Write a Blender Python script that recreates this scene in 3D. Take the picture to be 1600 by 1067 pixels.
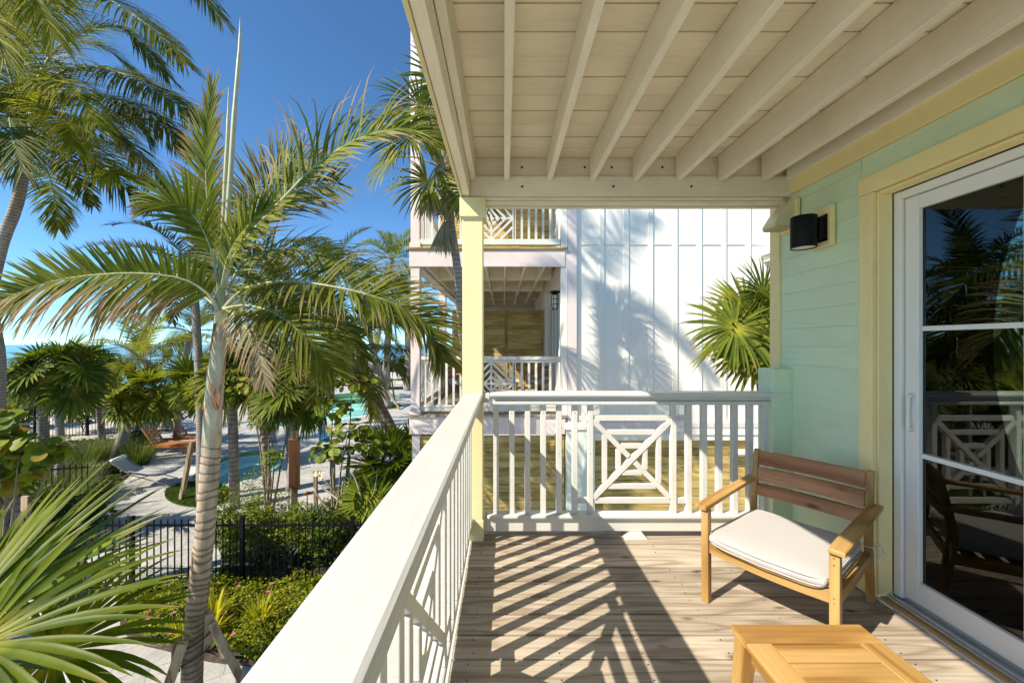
import bpy, bmesh, math, random
import numpy as np
from mathutils import Vector, Matrix, Euler
from mathutils.geometry import tessellate_polygon
R = math.radians
for o in list(bpy.data.objects): bpy.data.objects.remove(o)
S = bpy.context.scene
COL = S.collection

# ---------------------------------------------------------------- camera, world, sun, exposure
EYE = 1.43
cam_d = bpy.data.cameras.new('camera'); cam = bpy.data.objects.new('camera', cam_d); COL.objects.link(cam)
cam.location = (0, 0, EYE); cam.rotation_euler = (R(90), 0, 0)
cam_d.sensor_width = 36; cam_d.lens = 13.5
cam_d.shift_x = 13/1600; cam_d.shift_y = 3.5/1600
cam_d.clip_start = 0.02; cam_d.clip_end = 9000
S.camera = cam
W = bpy.data.worlds.new('World'); S.world = W; W.use_nodes = True
nt = W.node_tree; nt.nodes.clear()
sky = nt.nodes.new('ShaderNodeTexSky'); sky.sky_type = 'NISHITA'; sky.sun_disc = False
SUN_TO = Vector((-0.958, -0.614, 1.0)).normalized()
sky.sun_elevation = math.asin(SUN_TO.z); sky.sun_rotation = math.atan2(SUN_TO.x, SUN_TO.y)
sky.air_density = 0.65; sky.dust_density = 0.0; sky.ozone_density = 1.6; sky.altitude = 0
bg = nt.nodes.new('ShaderNodeBackground'); bg.inputs[1].default_value = 0.102
wo = nt.nodes.new('ShaderNodeOutputWorld')
tint = nt.nodes.new('ShaderNodeMix'); tint.data_type = 'RGBA'; tint.blend_type = 'MULTIPLY'; tint.inputs[0].default_value = 1; tint.inputs[7].default_value = (.51, .79, .93, 1)   # deep clear-air blue
nt.links.new(sky.outputs[0], tint.inputs[6]); nt.links.new(tint.outputs[2], bg.inputs[0]); nt.links.new(bg.outputs[0], wo.inputs[0])
sd = bpy.data.lights.new('sun', 'SUN'); sd.energy = 3.35; sd.angle = R(0.53); sd.color = (1, 0.92, 0.77)
so = bpy.data.objects.new('sun', sd); COL.objects.link(so); so.location = (-20, -12, 30)
so.rotation_euler = SUN_TO.to_track_quat('Z', 'Y').to_euler()
S.view_settings.view_transform = 'Standard'; S.view_settings.look = 'None'
S.view_settings.gamma = 1; S.view_settings.use_curve_mapping = False
S.view_settings.exposure = 1.32
S.render.engine = 'CYCLES'
S.cycles.max_bounces = 10; S.cycles.diffuse_bounces = 5; S.cycles.transparent_max_bounces = 16
S.cycles.glossy_bounces = 4; S.cycles.transmission_bounces = 6

# ---------------------------------------------------------------- helpers
def P(px, py, Y):                       # point seen at a photograph pixel, at distance Y
    return Vector(((px-787)/600*Y, Y, EYE-(py-537)/600*Y))
GZ = -3.0
def G(px, py, z=GZ):                    # ground point seen at a photograph pixel
    Y = (EYE-z)*600/(py-537)
    return Vector(((px-787)/600*Y, Y, z))
ORG = {}
def tag(o, label=None, cat=None, group=None, kind=None):
    if label: o['label'] = label
    if cat: o['category'] = cat
    if group: o['group'] = group
    if kind: o['kind'] = kind
    return o
def thing(name, label, cat, loc=(0, 0, 0), rz=0, group=None, local=False):
    o = bpy.data.objects.new(name, None); COL.objects.link(o); o.empty_display_size = .1
    o.location = loc; o.rotation_euler = (0, 0, rz)
    ORG[o.name] = Vector((0, 0, 0)) if local else Vector(loc)
    return tag(o, label, cat, group)
def struct(name, loc=(0, 0, 0), label=None):
    o = bpy.data.objects.new(name, None); COL.objects.link(o); o.location = loc
    ORG[o.name] = Vector(loc); return tag(o, label, None, None, 'structure')
def org(p): return ORG[p.name] if p is not None and p.name in ORG else Vector((0, 0, 0))
class MB:
    def __init__(s): s.v = []; s.f = []; s.m = []; s.mi = 0
    def add(s, vs, fs):
        b = len(s.v); s.v += [tuple(v) for v in vs]
        for f in fs: s.f.append(tuple(b+i for i in f)); s.m.append(s.mi)
        return s
    def box(s, x0, x1, y0, y1, z0, z1):
        return s.add([(x0,y0,z0),(x1,y0,z0),(x1,y1,z0),(x0,y1,z0),(x0,y0,z1),(x1,y0,z1),(x1,y1,z1),(x0,y1,z1)],
                     [(0,3,2,1),(4,5,6,7),(0,1,5,4),(1,2,6,5),(2,3,7,6),(3,0,4,7)])
    def beam(s, p0, p1, w, h, up=(0, 0, 1), w1=None, h1=None):
        p0 = Vector(p0); p1 = Vector(p1); d = (p1-p0).normalized(); u = Vector(up)
        a = d.cross(u)
        if a.length < 1e-4: a = d.cross(Vector((0, 1, 0)))
        a.normalize(); u = a.cross(d).normalized()
        w1 = w if w1 is None else w1; h1 = h if h1 is None else h1
        vs = []
        for p, ww, hh in ((p0, w, h), (p1, w1, h1)):
            for sx, sz in ((-1,-1),(1,-1),(1,1),(-1,1)): vs.append(p+a*sx*ww/2+u*sz*hh/2)
        return s.add(vs, [(0,1,2,3),(7,6,5,4),(0,4,5,1),(1,5,6,2),(2,6,7,3),(3,7,4,0)])
    def tube(s, pts, rad, n=8, cap=True, ring=None):
        pts = [Vector(p) for p in pts]
        if not isinstance(rad, (list, tuple)): rad = [rad]*len(pts)
        prev = None; vs = []; L = len(pts)
        for i, p in enumerate(pts):
            t = (pts[min(i+1, L-1)]-pts[max(i-1, 0)])
            t = t.normalized() if t.length > 1e-9 else Vector((0, 0, 1))
            if prev is None:
                a = t.cross(Vector((0.13, 0.31, 0.94))); 
                if a.length < .1: a = t.cross(Vector((1, 0, 0)))
            else: a = prev-t*prev.dot(t)
            a.normalize(); prev = a; b = t.cross(a)
            for k in range(n):
                th = 2*math.pi*k/n; vs.append(p+(a*math.cos(th)+b*math.sin(th))*rad[i])
        fs = [(i*n+k, i*n+(k+1) % n, (i+1)*n+(k+1) % n, (i+1)*n+k) for i in range(L-1) for k in range(n)]
        if cap: fs += [tuple(range(n-1, -1, -1)), tuple((L-1)*n+k for k in range(n))]
        return s.add(vs, fs)
    def prism(s, poly, z0, z1, holes=()):
        n = len(poly)
        loops = [poly]+list(holes)
        flat = [p for l in loops for p in l]
        tris = tessellate_polygon([[Vector((p[0], p[1], 0)) for p in l] for l in loops])
        N = len(flat); vs = [(p[0], p[1], z1) for p in flat]+[(p[0], p[1], z0) for p in flat]
        fs = []
        for t in tris:
            a, b, c = [Vector(flat[i][:2]) for i in t]
            t = tuple(t) if (b-a).cross(c-a) > 0 else tuple(reversed(t))
            fs.append(t)
            if z1 > z0: fs.append(tuple(N+i for i in reversed(t)))
        if z1 > z0:
            o = 0
            for l in loops:
                m = len(l)
                for i in range(m): j = (i+1) % m; fs.append((o+i, N+o+i, N+o+j, o+j))
                o += m
        else: vs = vs[:N]
        return s.add(vs, fs)
    def mesh(s, name, mats, smooth=False, off=Vector((0, 0, 0)), fixn=False):
        me = bpy.data.meshes.new(name)
        me.from_pydata([(v[0]-off.x, v[1]-off.y, v[2]-off.z) for v in s.v], [], s.f)
        for m in (mats if isinstance(mats, (list, tuple)) else [mats]): me.materials.append(m)
        if any(s.m): me.polygons.foreach_set('material_index', s.m)
        if smooth: me.polygons.foreach_set('use_smooth', [True]*len(s.f))
        if fixn:
            bm = bmesh.new(); bm.from_mesh(me); bmesh.ops.recalc_face_normals(bm, faces=bm.faces); bm.to_mesh(me); bm.free()
        me.update(); return me
    def build(s, name, mats, parent=None, bevel=0, smooth=False, label=None, seg=2, fixn=False):
        me = s.mesh(name, mats, smooth, org(parent), fixn)
        return link(name, me, parent, None, bevel, label, seg)
def link(name, me, parent=None, loc=None, bevel=0, label=None, seg=2):
    o = bpy.data.objects.new(name, me); COL.objects.link(o); o.parent = parent
    if parent is not None: ORG[o.name] = org(parent)
    if loc is not None: o.location = Vector(loc)-org(parent)
    if bevel:
        b = o.modifiers.new('bevel', 'BEVEL'); b.width = bevel; b.segments = seg; b.limit_method = 'ANGLE'; b.angle_limit = R(40)
    if label: o['label'] = label
    return o
def Box(name, parent, mat, x0, x1, y0, y1, z0, z1, bevel=.003, label=None):
    """one box part whose own origin sits at its centre, so grain and random tint differ from its neighbours"""
    c = Vector(((x0+x1)/2, (y0+y1)/2, (z0+z1)/2)); hx, hy, hz = abs(x1-x0)/2, abs(y1-y0)/2, abs(z1-z0)/2
    key = (name, mat.name, round(hx, 4), round(hy, 4), round(hz, 4))
    me = _cache.get(key)
    if me is None: me = MB().box(-hx, hx, -hy, hy, -hz, hz).mesh(name, mat); _cache[key] = me
    return link(name, me, parent, c, bevel, label)
_cache = {}
def crom(pts, n):
    pts = [Vector(p) for p in pts]; out = []
    q = [pts[0]*2-pts[1]]+pts+[pts[-1]*2-pts[-2]]
    for i in range(n+1):
        u = i/n*(len(pts)-1); k = min(int(u), len(pts)-2); t = u-k
        a, b, c, d = q[k], q[k+1], q[k+2], q[k+3]
        out.append(0.5*((2*b)+(c-a)*t+(2*a-5*b+4*c-d)*t*t+(3*b-a-3*c+d)*t**3))
    return out
def lerp(a, b, t): return a+(b-a)*t
def interp(xs, ys, x): return float(np.interp(x, xs, ys))

# ---------------------------------------------------------------- materials
def mat(name):
    m = bpy.data.materials.new(name); m.use_nodes = True; n = m.node_tree
    for x in list(n.nodes): n.nodes.remove(x)
    out = n.nodes.new('ShaderNodeOutputMaterial'); b = n.nodes.new('ShaderNodeBsdfPrincipled')
    n.links.new(b.outputs[0], out.inputs[0]); return m, n, b, out
def nd(n, t, **k):
    x = n.nodes.new(t)
    for a, v in k.items():
        if a.startswith('i_'): x.inputs[int(a[2:]) if a[2:].isdigit() else a[2:]].default_value = v
        else: setattr(x, a, v)
    return x
def coords(n, scale=(1, 1, 1), rand=True, space='Object'):
    tc = nd(n, 'ShaderNodeTexCoord'); mp = nd(n, 'ShaderNodeMapping'); mp.inputs['Scale'].default_value = scale
    n.links.new(tc.outputs[space], mp.inputs[0])
    if rand:
        oi = nd(n, 'ShaderNodeObjectInfo'); mu = nd(n, 'ShaderNodeMath', operation='MULTIPLY', i_1=37.0)
        n.links.new(oi.outputs['Random'], mu.inputs[0])
        cb = nd(n, 'ShaderNodeCombineXYZ'); 
        for k in range(3): n.links.new(mu.outputs[0], cb.inputs[k])
        n.links.new(cb.outputs[0], mp.inputs['Location'])
    return mp
def ramp(n, stops, src):
    r = nd(n, 'ShaderNodeValToRGB'); e = r.color_ramp.elements
    while len(e) < len(stops): e.new(.5)
    for i, (p, c) in enumerate(stops): e[i].position = p; e[i].color = (*c, 1) if len(c) == 3 else c
    n.links.new(src, r.inputs[0]); return r
def mix(n, a, b, f, mode='MIX'):
    m = nd(n, 'ShaderNodeMix', data_type='RGBA', blend_type=mode)
    for sock, v in ((m.inputs[0], f), (m.inputs[6], a), (m.inputs[7], b)):
        if hasattr(v, 'links'): n.links.new(v, sock)
        elif isinstance(v, (int, float)): sock.default_value = v
        else: sock.default_value = (*v, 1)
    return m.outputs[2]
def bump(n, b, src, strength=.2, dist=.01):
    bp = nd(n, 'ShaderNodeBump', i_Strength=strength, i_Distance=dist)
    n.links.new(src, bp.inputs['Height']); n.links.new(bp.outputs[0], b.inputs['Normal'])
def paint(name, col, rough=.45, grain=(3, 3, 40), dirt=.12, spots=True, bs=.25):
    m, n, b, o = mat(name)
    mp = coords(n, grain); nz = nd(n, 'ShaderNodeTexNoise', i_Scale=2.0, i_Detail=6.0, i_Roughness=.6)
    n.links.new(mp.outputs[0], nz.inputs[0])
    mp2 = coords(n, (1, 1, 1)); n2 = nd(n, 'ShaderNodeTexNoise', i_Scale=2.3, i_Detail=4.0); n.links.new(mp2.outputs[0], n2.inputs[0])
    r1 = ramp(n, [(.35, (1-dirt, 1-dirt, 1-dirt*1.15)), (.65, (1, 1, 1))], n2.outputs[0])
    c = mix(n, (*col,), r1.outputs[0], 1.0, 'MULTIPLY')
    r2 = ramp(n, [(.28, (1-dirt*.7,)*3), (.5, (1, 1, 1))], nz.outputs[0])
    c = mix(n, c, r2.outputs[0], 1.0, 'MULTIPLY')
    if spots:
        mp3 = coords(n, (1, 1, 1)); vo = nd(n, 'ShaderNodeTexVoronoi', i_Scale=5.0); n.links.new(mp3.outputs[0], vo.inputs[0])
        r3 = ramp(n, [(.012, (.45, .38, .28)), (.03, (1, 1, 1))], vo.outputs[0])
        c = mix(n, c, r3.outputs[0], .55, 'MULTIPLY')
    n.links.new(c, b.inputs['Base Color']); b.inputs['Roughness'].default_value = rough
    bump(n, b, nz.outputs[0], bs, .0025); return m
def wood(name, c1, c2, c3, ax=0, rough=.6, k=26.0, freq=5.0, knots=True, var=.25, bs=.35, fine=.3, spec=.3):
    """boards whose grain runs along axis ax: contour lines of a stretched noise field"""
    m, n, b, o = mat(name)
    sc = [freq]*3; sc[ax] = freq*.11
    mp = coords(n, tuple(sc)); nz = nd(n, 'ShaderNodeTexNoise', i_Scale=1.0, i_Detail=1.5, i_Roughness=.4, i_Distortion=.25)
    n.links.new(mp.outputs[0], nz.inputs[0])
    mu = nd(n, 'ShaderNodeMath', operation='MULTIPLY', i_1=k); n.links.new(nz.outputs[0], mu.inputs[0])
    sn = nd(n, 'ShaderNodeMath', operation='SINE'); n.links.new(mu.outputs[0], sn.inputs[0])
    ma = nd(n, 'ShaderNodeMapRange', i_1=-1.0, i_2=1.0); n.links.new(sn.outputs[0], ma.inputs[0])
    sc2 = [90.0]*3; sc2[ax] = 2.5
    mp2 = coords(n, tuple(sc2)); nf = nd(n, 'ShaderNodeTexNoise', i_Scale=1.0, i_Detail=3.0); n.links.new(mp2.outputs[0], nf.inputs[0])
    rr = ramp(n, [(0.0, c1), (.28, c2), (1.0, c3)], ma.outputs[0])
    rf = ramp(n, [(.3, (1-fine,)*3), (.62, (1, 1, 1))], nf.outputs[0])
    c = mix(n, rr.outputs[0], rf.outputs[0], 1.0, 'MULTIPLY')
    mp3 = coords(n, (1, 1, 1)); nb = nd(n, 'ShaderNodeTexNoise', i_Scale=2.0, i_Detail=3.0); n.links.new(mp3.outputs[0], nb.inputs[0])
    rb = ramp(n, [(.3, (1-var,)*3), (.7, (1, 1, 1))], nb.outputs[0]); c = mix(n, c, rb.outputs[0], 1.0, 'MULTIPLY')
    oi = nd(n, 'ShaderNodeObjectInfo'); ro = ramp(n, [(0, (1-var*.8, 1-var*.85, 1-var*.9)), (1, (1, 1, 1))], oi.outputs['Random'])
    c = mix(n, c, ro.outputs[0], 1.0, 'MULTIPLY')
    if knots:
        s4 = [9.0]*3; s4[ax] = 3.4
        mp4 = coords(n, tuple(s4)); vo = nd(n, 'ShaderNodeTexVoronoi', i_Scale=1.0); n.links.new(mp4.outputs[0], vo.inputs[0])
        r4 = ramp(n, [(.05, (.16, .10, .06)), (.10, (.62, .52, .42)), (.16, (1, 1, 1))], vo.outputs[0]); c = mix(n, c, r4.outputs[0], .8, 'MULTIPLY')
    n.links.new(c, b.inputs['Base Color']); b.inputs['Roughness'].default_value = rough
    b.inputs['Specular IOR Level'].default_value = spec
    ad = nd(n, 'ShaderNodeMath', operation='ADD'); n.links.new(ma.outputs[0], ad.inputs[0]); n.links.new(nf.outputs[0], ad.inputs[1])
    bump(n, b, ad.outputs[0], bs, .0015); return m
def plain(name, col, rough=.5, metal=0, var=.15, scale=20, bs=.1, spec=.5):
    m, n, b, o = mat(name); mp = coords(n); nz = nd(n, 'ShaderNodeTexNoise', i_Scale=float(scale), i_Detail=5.0)
    n.links.new(mp.outputs[0], nz.inputs[0]); r = ramp(n, [(.3, (1-var,)*3), (.7, (1, 1, 1))], nz.outputs[0])
    n.links.new(mix(n, col, r.outputs[0], 1.0, 'MULTIPLY'), b.inputs['Base Color'])
    b.inputs['Roughness'].default_value = rough; b.inputs['Metallic'].default_value = metal
    b.inputs['Specular IOR Level'].default_value = spec
    bump(n, b, nz.outputs[0], bs, .003); return m
def leafmat(name, dark, light, dead=(.30, .19, .10), trans=.35, rough=.5, hub=None):
    """leaf colours from the mesh attribute lc: r = dead and dry, g = this leaf's own tint, b = distance along the leaf"""
    m, n, b, out = mat(name)
    at = nd(n, 'ShaderNodeAttribute', attribute_name='lc'); sp = nd(n, 'ShaderNodeSeparateColor'); n.links.new(at.outputs['Color'], sp.inputs[0])
    c = mix(n, dark, light, sp.outputs[1])
    mp = coords(n, (1, 1, 1), True); nz = nd(n, 'ShaderNodeTexNoise', i_Scale=6.0, i_Detail=3.0); n.links.new(mp.outputs[0], nz.inputs[0])
    rz = ramp(n, [(.3, (.72, .78, .7)), (.7, (1.1, 1.06, 1.0))], nz.outputs[0]); c = mix(n, c, rz.outputs[0], 1.0, 'MULTIPLY')
    if hub:
        rh = ramp(n, [(0.0, (1, 1, 1)), (.28, (0, 0, 0))], sp.outputs[2]); c = mix(n, c, hub, rh.outputs[0])
    c = mix(n, c, dead, sp.outputs[0])
    n.links.new(c, b.inputs['Base Color']); b.inputs['Roughness'].default_value = rough; b.inputs['Specular IOR Level'].default_value = .16
    tr = nd(n, 'ShaderNodeBsdfTranslucent'); tc = mix(n, c, (1.35, 1.45, .6), 1.0, 'MULTIPLY'); n.links.new(tc, tr.inputs[0])
    ms = nd(n, 'ShaderNodeMixShader', i_0=trans); n.links.new(b.outputs[0], ms.inputs[1]); n.links.new(tr.outputs[0], ms.inputs[2])
    n.links.new(ms.outputs[0], out.inputs[0]); return m

M = {}
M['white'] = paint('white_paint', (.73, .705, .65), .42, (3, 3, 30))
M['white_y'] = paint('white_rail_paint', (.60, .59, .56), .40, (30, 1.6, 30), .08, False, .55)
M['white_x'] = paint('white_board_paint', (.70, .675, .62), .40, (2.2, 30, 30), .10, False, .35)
M['cream_x'] = paint('cream_board_paint', (.88, .79, .62), .5, (2.5, 35, 35), .14, True, .4)
M['cream_y'] = paint('cream_joist_paint', (.87, .80, .66), .5, (35, 2.5, 35), .12, True, .4)
M['yellow'] = paint('butter_yellow_paint', (.76, .68, .38), .5, (8, 8, 3), .07, False, .12)
M['yellow_w'] = paint('butter_yellow_wall_trim', (.88, .73, .36), .5, (8, 8, 3), .07, False, .12)
M['mint'] = paint('mint_siding_paint', (.66, .79, .545), .5, (18, 2.5, 30), .08, False, .35)
M['pink'] = paint('pale_pink_paint', (.77, .65, .62), .5, (3, 3, 12), .07, False, .15)
M['house_white'] = paint('house_white_paint', (.86, .82, .735), .5, (10, 10, 2), .06, False, .15)
M['pale_green'] = paint('pale_green_white_paint', (.70, .735, .64), .5, (10, 10, 2), .08, False, .12)
M['vinyl'] = plain('door_vinyl', (.82, .80, .755), .3, 0, .04, 6, .02)
M['deck'] = wood('weathered_deck_wood', (.41, .325, .24), (.53, .435, .33), (.60, .51, .405), 0, .75, 34, 9.5, True, .26, .45, .26, .2)
M['pt'] = wood('treated_fence_wood', (.52, .36, .11), (.66, .47, .16), (.74, .55, .21), 0, .7, 24, 8.0, True, .35, .3, .25, .2)
M['ptz'] = wood('treated_post_wood', (.36, .25, .11), (.52, .39, .20), (.60, .47, .26), 2, .7, 20, 6.0, True, .25, .3, .25, .2)
M['oldwood'] = wood('weathered_stake_wood', (.30, .19, .10), (.50, .36, .22), (.58, .44, .29), 2, .75, 20, 7.0, True, .3, .3, .3, .2)
TK = ((.40, .205, .05), (.56, .32, .095), (.64, .39, .14))
M['teak_x'] = wood('golden_teak_x', *TK, 0, .46, 30, 6.0, False, .25, .32, .18, .4)
M['teak_y'] = wood('golden_teak_y', *TK, 1, .46, 30, 6.0, False, .25, .32, .18, .4)
M['teak_z'] = wood('golden_teak_z', *TK, 2, .46, 30, 6.0, False, .25, .32, .18, .4)
M['teak_back'] = wood('red_brown_teak', (.38, .15, .055), (.54, .245, .10), (.62, .31, .14), 0, .5, 20, 5.0, True, .25, .25, .3, .35)
M['cedar'] = wood('cedar_box_wood', (.24, .085, .035), (.36, .14, .06), (.42, .18, .08), 2, .6, 16, 5.0, False, .2, .2, .2, .3)
M['black'] = plain('black_powder_coat', (.005, .005, .005), .55, 0, .2, 60, .05, .2)
M['fence_black'] = plain('black_fence_metal', (.006, .006, .007), .5, 0, .3, 30, .05, .15)
M['alu'] = plain('anodised_sill', (.62, .66, .68), .32, .75, .12, 12, .03)
M['steel'] = plain('steel', (.5, .5, .5), .25, 1, .1, 20, .02)
M['lensg'] = plain('frosted_lens', (.75, .78, .74), .25, 0, .02, 5, 0)
M['hole'] = plain('dark_hole', (.03, .02, .015), .9)
M['hood'] = plain('vent_hood_plastic', (.70, .62, .40), .4, 0, .05, 8, .02)
M['blue'] = plain('blue_plastic', (.02, .16, .45), .4)
M['orange'] = plain('orange_lounger_wood', (.55, .20, .05), .5, 0, .3, 6)
M['blackstrap'] = plain('dark_strap', (.045, .035, .028), .7)
M['grey_metal'] = plain('grey_lounger_frame', (.42, .40, .37), .4, .3)
M['bluedoor'] = plain('pale_blue_door', (.42, .50, .56), .35, 0, .08, 3, .02)
# fabric
def _fabric():
    m, n, b, o = mat('oat_cushion_fabric'); mp = coords(n, (1, 1, 1), False)
    w1 = nd(n, 'ShaderNodeTexWave', i_Scale=230.0, bands_direction='X'); w2 = nd(n, 'ShaderNodeTexWave', i_Scale=230.0, bands_direction='Y')
    nz = nd(n, 'ShaderNodeTexNoise', i_Scale=260.0, i_Detail=2.0); nb = nd(n, 'ShaderNodeTexNoise', i_Scale=9.0, i_Detail=3.0)
    for x in (w1, w2, nz, nb): n.links.new(mp.outputs[0], x.inputs[0])
    a = nd(n, 'ShaderNodeMath', operation='MAXIMUM'); n.links.new(w1.outputs['Fac'], a.inputs[0]); n.links.new(w2.outputs['Fac'], a.inputs[1])
    c = ramp(n, [(.3, (.44, .405, .385)), (.7, (.52, .48, .46))], nz.outputs[0])
    n.links.new(c.outputs[0], b.inputs['Base Color']); b.inputs['Roughness'].default_value = .9
    b.inputs['Sheen Weight'].default_value = .2
    ad = nd(n, 'ShaderNodeMath', operation='MULTIPLY_ADD', i_1=4.0); n.links.new(nb.outputs[0], ad.inputs[0]); n.links.new(a.outputs[0], ad.inputs[2])
    bump(n, b, ad.outputs[0], .35, .0012); return m
M['fabric'] = _fabric()
def _glass():
    m, n, b, out = mat('tinted_door_glass'); n.nodes.remove(b)
    fr = nd(n, 'ShaderNodeFresnel', i_IOR=1.62); gl = nd(n, 'ShaderNodeBsdfGlossy', i_Roughness=0.0); gl.inputs[0].default_value = (.95, 1, .98, 1)
    tr = nd(n, 'ShaderNodeBsdfTransparent'); tr.inputs[0].default_value = (.72, .78, .74, 1)
    mx = nd(n, 'ShaderNodeMixShader'); n.links.new(fr.outputs[0], mx.inputs[0]); n.links.new(tr.outputs[0], mx.inputs[1]); n.links.new(gl.outputs[0], mx.inputs[2])
    n.links.new(mx.outputs[0], out.inputs[0]); return m
M['glass'] = _glass()
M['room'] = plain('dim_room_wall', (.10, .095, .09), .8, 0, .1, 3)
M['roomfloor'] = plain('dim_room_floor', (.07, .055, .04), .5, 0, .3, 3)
M['curtain'] = plain('sage_curtain', (.50, .62, .50), .9, 0, .1, 8)
def _stone(name, c1, c2, c3, sc=2.2):
    m, n, b, o = mat(name); mp = coords(n, (1, 1, 1))
    nz = nd(n, 'ShaderNodeTexNoise', i_Scale=sc, i_Detail=9.0, i_Roughness=.65, i_Distortion=1.2); n.links.new(mp.outputs[0], nz.inputs[0])
    n2 = nd(n, 'ShaderNodeTexNoise', i_Scale=22.0, i_Detail=5.0); n.links.new(mp.outputs[0], n2.inputs[0])
    r = ramp(n, [(.3, c1), (.5, c2), (.72, c3)], nz.outputs[0]); r2 = ramp(n, [(.35, (.84,)*3), (.6, (1, 1, 1))], n2.outputs[0])
    c = mix(n, r.outputs[0], r2.outputs[0], 1.0, 'MULTIPLY')
    oi = nd(n, 'ShaderNodeObjectInfo'); ro = ramp(n, [(0, (.84, .84, .85)), (1, (1, 1, 1))], oi.outputs['Random']); c = mix(n, c, ro.outputs[0], 1.0, 'MULTIPLY')
    n.links.new(c, b.inputs['Base Color']); b.inputs['Roughness'].default_value = .7; bump(n, b, n2.outputs[0], .3, .004); return m
M['travertine'] = _stone('silver_travertine', (.36, .345, .32), (.48, .46, .43), (.58, .555, .52))
M['coping'] = _stone('pool_coping_stone', (.50, .48, .45), (.62, .60, .56), (.68, .66, .62))
def _soil(name, c1, c2, sc=9.0):
    m, n, b, o = mat(name); mp = coords(n, (1, 1, 1), False); nz = nd(n, 'ShaderNodeTexNoise', i_Scale=sc, i_Detail=10.0, i_Roughness=.7); n.links.new(mp.outputs[0], nz.inputs[0])
    r = ramp(n, [(.35, c1), (.65, c2)], nz.outputs[0]); n.links.new(r.outputs[0], b.inputs['Base Color']); b.inputs['Roughness'].default_value = .95
    bump(n, b, nz.outputs[0], .8, .03); return m
M['mulch'] = _soil('dark_mulch', (.035, .024, .017), (.10, .075, .055), 14)
M['sand'] = _soil('pale_sand', (.42, .38, .31), (.58, .54, .46), 3)
M['soil'] = _soil('sandy_soil', (.30, .25, .19), (.46, .40, .32), 6)
M['lawn'] = _soil('lawn_base', (.035, .075, .012), (.06, .12, .02), 20)
def _trunk(name, c1, c2, c3, ringscale=9.0):
    m, n, b, o = mat(name); mp = coords(n, (1, 1, 1), False)
    w = nd(n, 'ShaderNodeTexWave', i_Scale=ringscale, i_Distortion=2.5, i_Detail=3.0, bands_direction='Z'); w.inputs['Detail Scale'].default_value = 1.5
    n.links.new(mp.outputs[0], w.inputs[0])
    mp2 = coords(n, (1, 1, .25), False); nz = nd(n, 'ShaderNodeTexNoise', i_Scale=9.0, i_Detail=8.0, i_Roughness=.65); n.links.new(mp2.outputs[0], nz.inputs[0])
    r = ramp(n, [(.3, c1), (.5, c2), (.7, c3)], nz.outputs[0]); rw = ramp(n, [(.06, (.45, .38, .42)), (.22, (1, 1, 1))], w.outputs['Fac'])
    n.links.new(mix(n, r.outputs[0], rw.outputs[0], .85, 'MULTIPLY'), b.inputs['Base Color']); b.inputs['Roughness'].default_value = .8
    a = nd(n, 'ShaderNodeMath', operation='ADD'); n.links.new(w.outputs['Fac'], a.inputs[0]); n.links.new(nz.outputs[0], a.inputs[1])
    bump(n, b, a.outputs[0], .5, .012); return m
M['trunk_grey'] = _trunk('grey_palm_trunk', (.20, .175, .145), (.31, .275, .235), (.40, .36, .31), 5.0)
M['trunk_fiber'] = _trunk('fibrous_palm_trunk', (.13, .095, .065), (.27, .21, .155), (.40, .33, .25), 2.5)
def _ptrunk():
    m, n, b, o = mat('ringed_pale_trunk'); mp = coords(n, (1, 1, .35), False)
    nz = nd(n, 'ShaderNodeTexNoise', i_Scale=11.0, i_Detail=8.0, i_Roughness=.65); n.links.new(mp.outputs[0], nz.inputs[0])
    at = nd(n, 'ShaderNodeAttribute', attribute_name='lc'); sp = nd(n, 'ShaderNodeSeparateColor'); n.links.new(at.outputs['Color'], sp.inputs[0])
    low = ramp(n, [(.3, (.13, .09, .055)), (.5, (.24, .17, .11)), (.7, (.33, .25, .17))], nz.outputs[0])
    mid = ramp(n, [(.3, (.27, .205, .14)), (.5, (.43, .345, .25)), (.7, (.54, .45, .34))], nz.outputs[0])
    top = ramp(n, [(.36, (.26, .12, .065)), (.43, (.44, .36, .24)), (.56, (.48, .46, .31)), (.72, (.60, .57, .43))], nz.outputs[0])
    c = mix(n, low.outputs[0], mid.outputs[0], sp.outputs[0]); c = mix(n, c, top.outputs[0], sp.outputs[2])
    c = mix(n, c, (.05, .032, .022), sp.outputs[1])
    n.links.new(c, b.inputs['Base Color']); b.inputs['Roughness'].default_value = .7; bump(n, b, nz.outputs[0], .35, .006); return m
M['ptrunk'] = _ptrunk()
M['crownshaft'] = plain('green_crownshaft', (.25, .29, .12), .4, 0, .3, 7)
M['bark'] = plain('grey_bark', (.25, .20, .15), .85, 0, .4, 12, .4)
M['palebark'] = plain('pale_branch_bark', (.42, .35, .25), .8, 0, .25, 14, .3)
M['palm_main'] = leafmat('date_green_leaf', (.110, .145, .012), (.30, .31, .04), (.34, .21, .12), .38)
M['palm_coco'] = leafmat('coconut_leaf', (.060, .085, .010), (.21, .21, .025), (.30, .22, .10), .36)
M['palm_dark'] = leafmat('dark_palm_leaf', (.055, .080, .012), (.16, .175, .025), (.25, .17, .09), .3)
M['palm_yellow'] = leafmat('yellow_palm_leaf', (.16, .18, .015), (.40, .36, .04), (.42, .27, .08), .42)
M['fan'] = leafmat('fan_palm_leaf', (.060, .100, .013), (.19, .225, .030), (.30, .22, .12), .3, .45, (.42, .40, .05))
M['fan_bright'] = leafmat('bright_fan_leaf', (.085, .120, .009), (.28, .285, .030), (.34, .24, .12), .36, .45, (.45, .38, .04))
M['fan_near'] = leafmat('near_fan_leaf', (.055, .095, .006), (.20, .235, .018), (.34, .24, .12), .42, .42, (.45, .38, .04))
M['palmetto_leaf'] = leafmat('palmetto_leaf', (.085, .14, .010), (.25, .30, .03), (.34, .24, .12), .45, .45, (.45, .40, .04))
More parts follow.
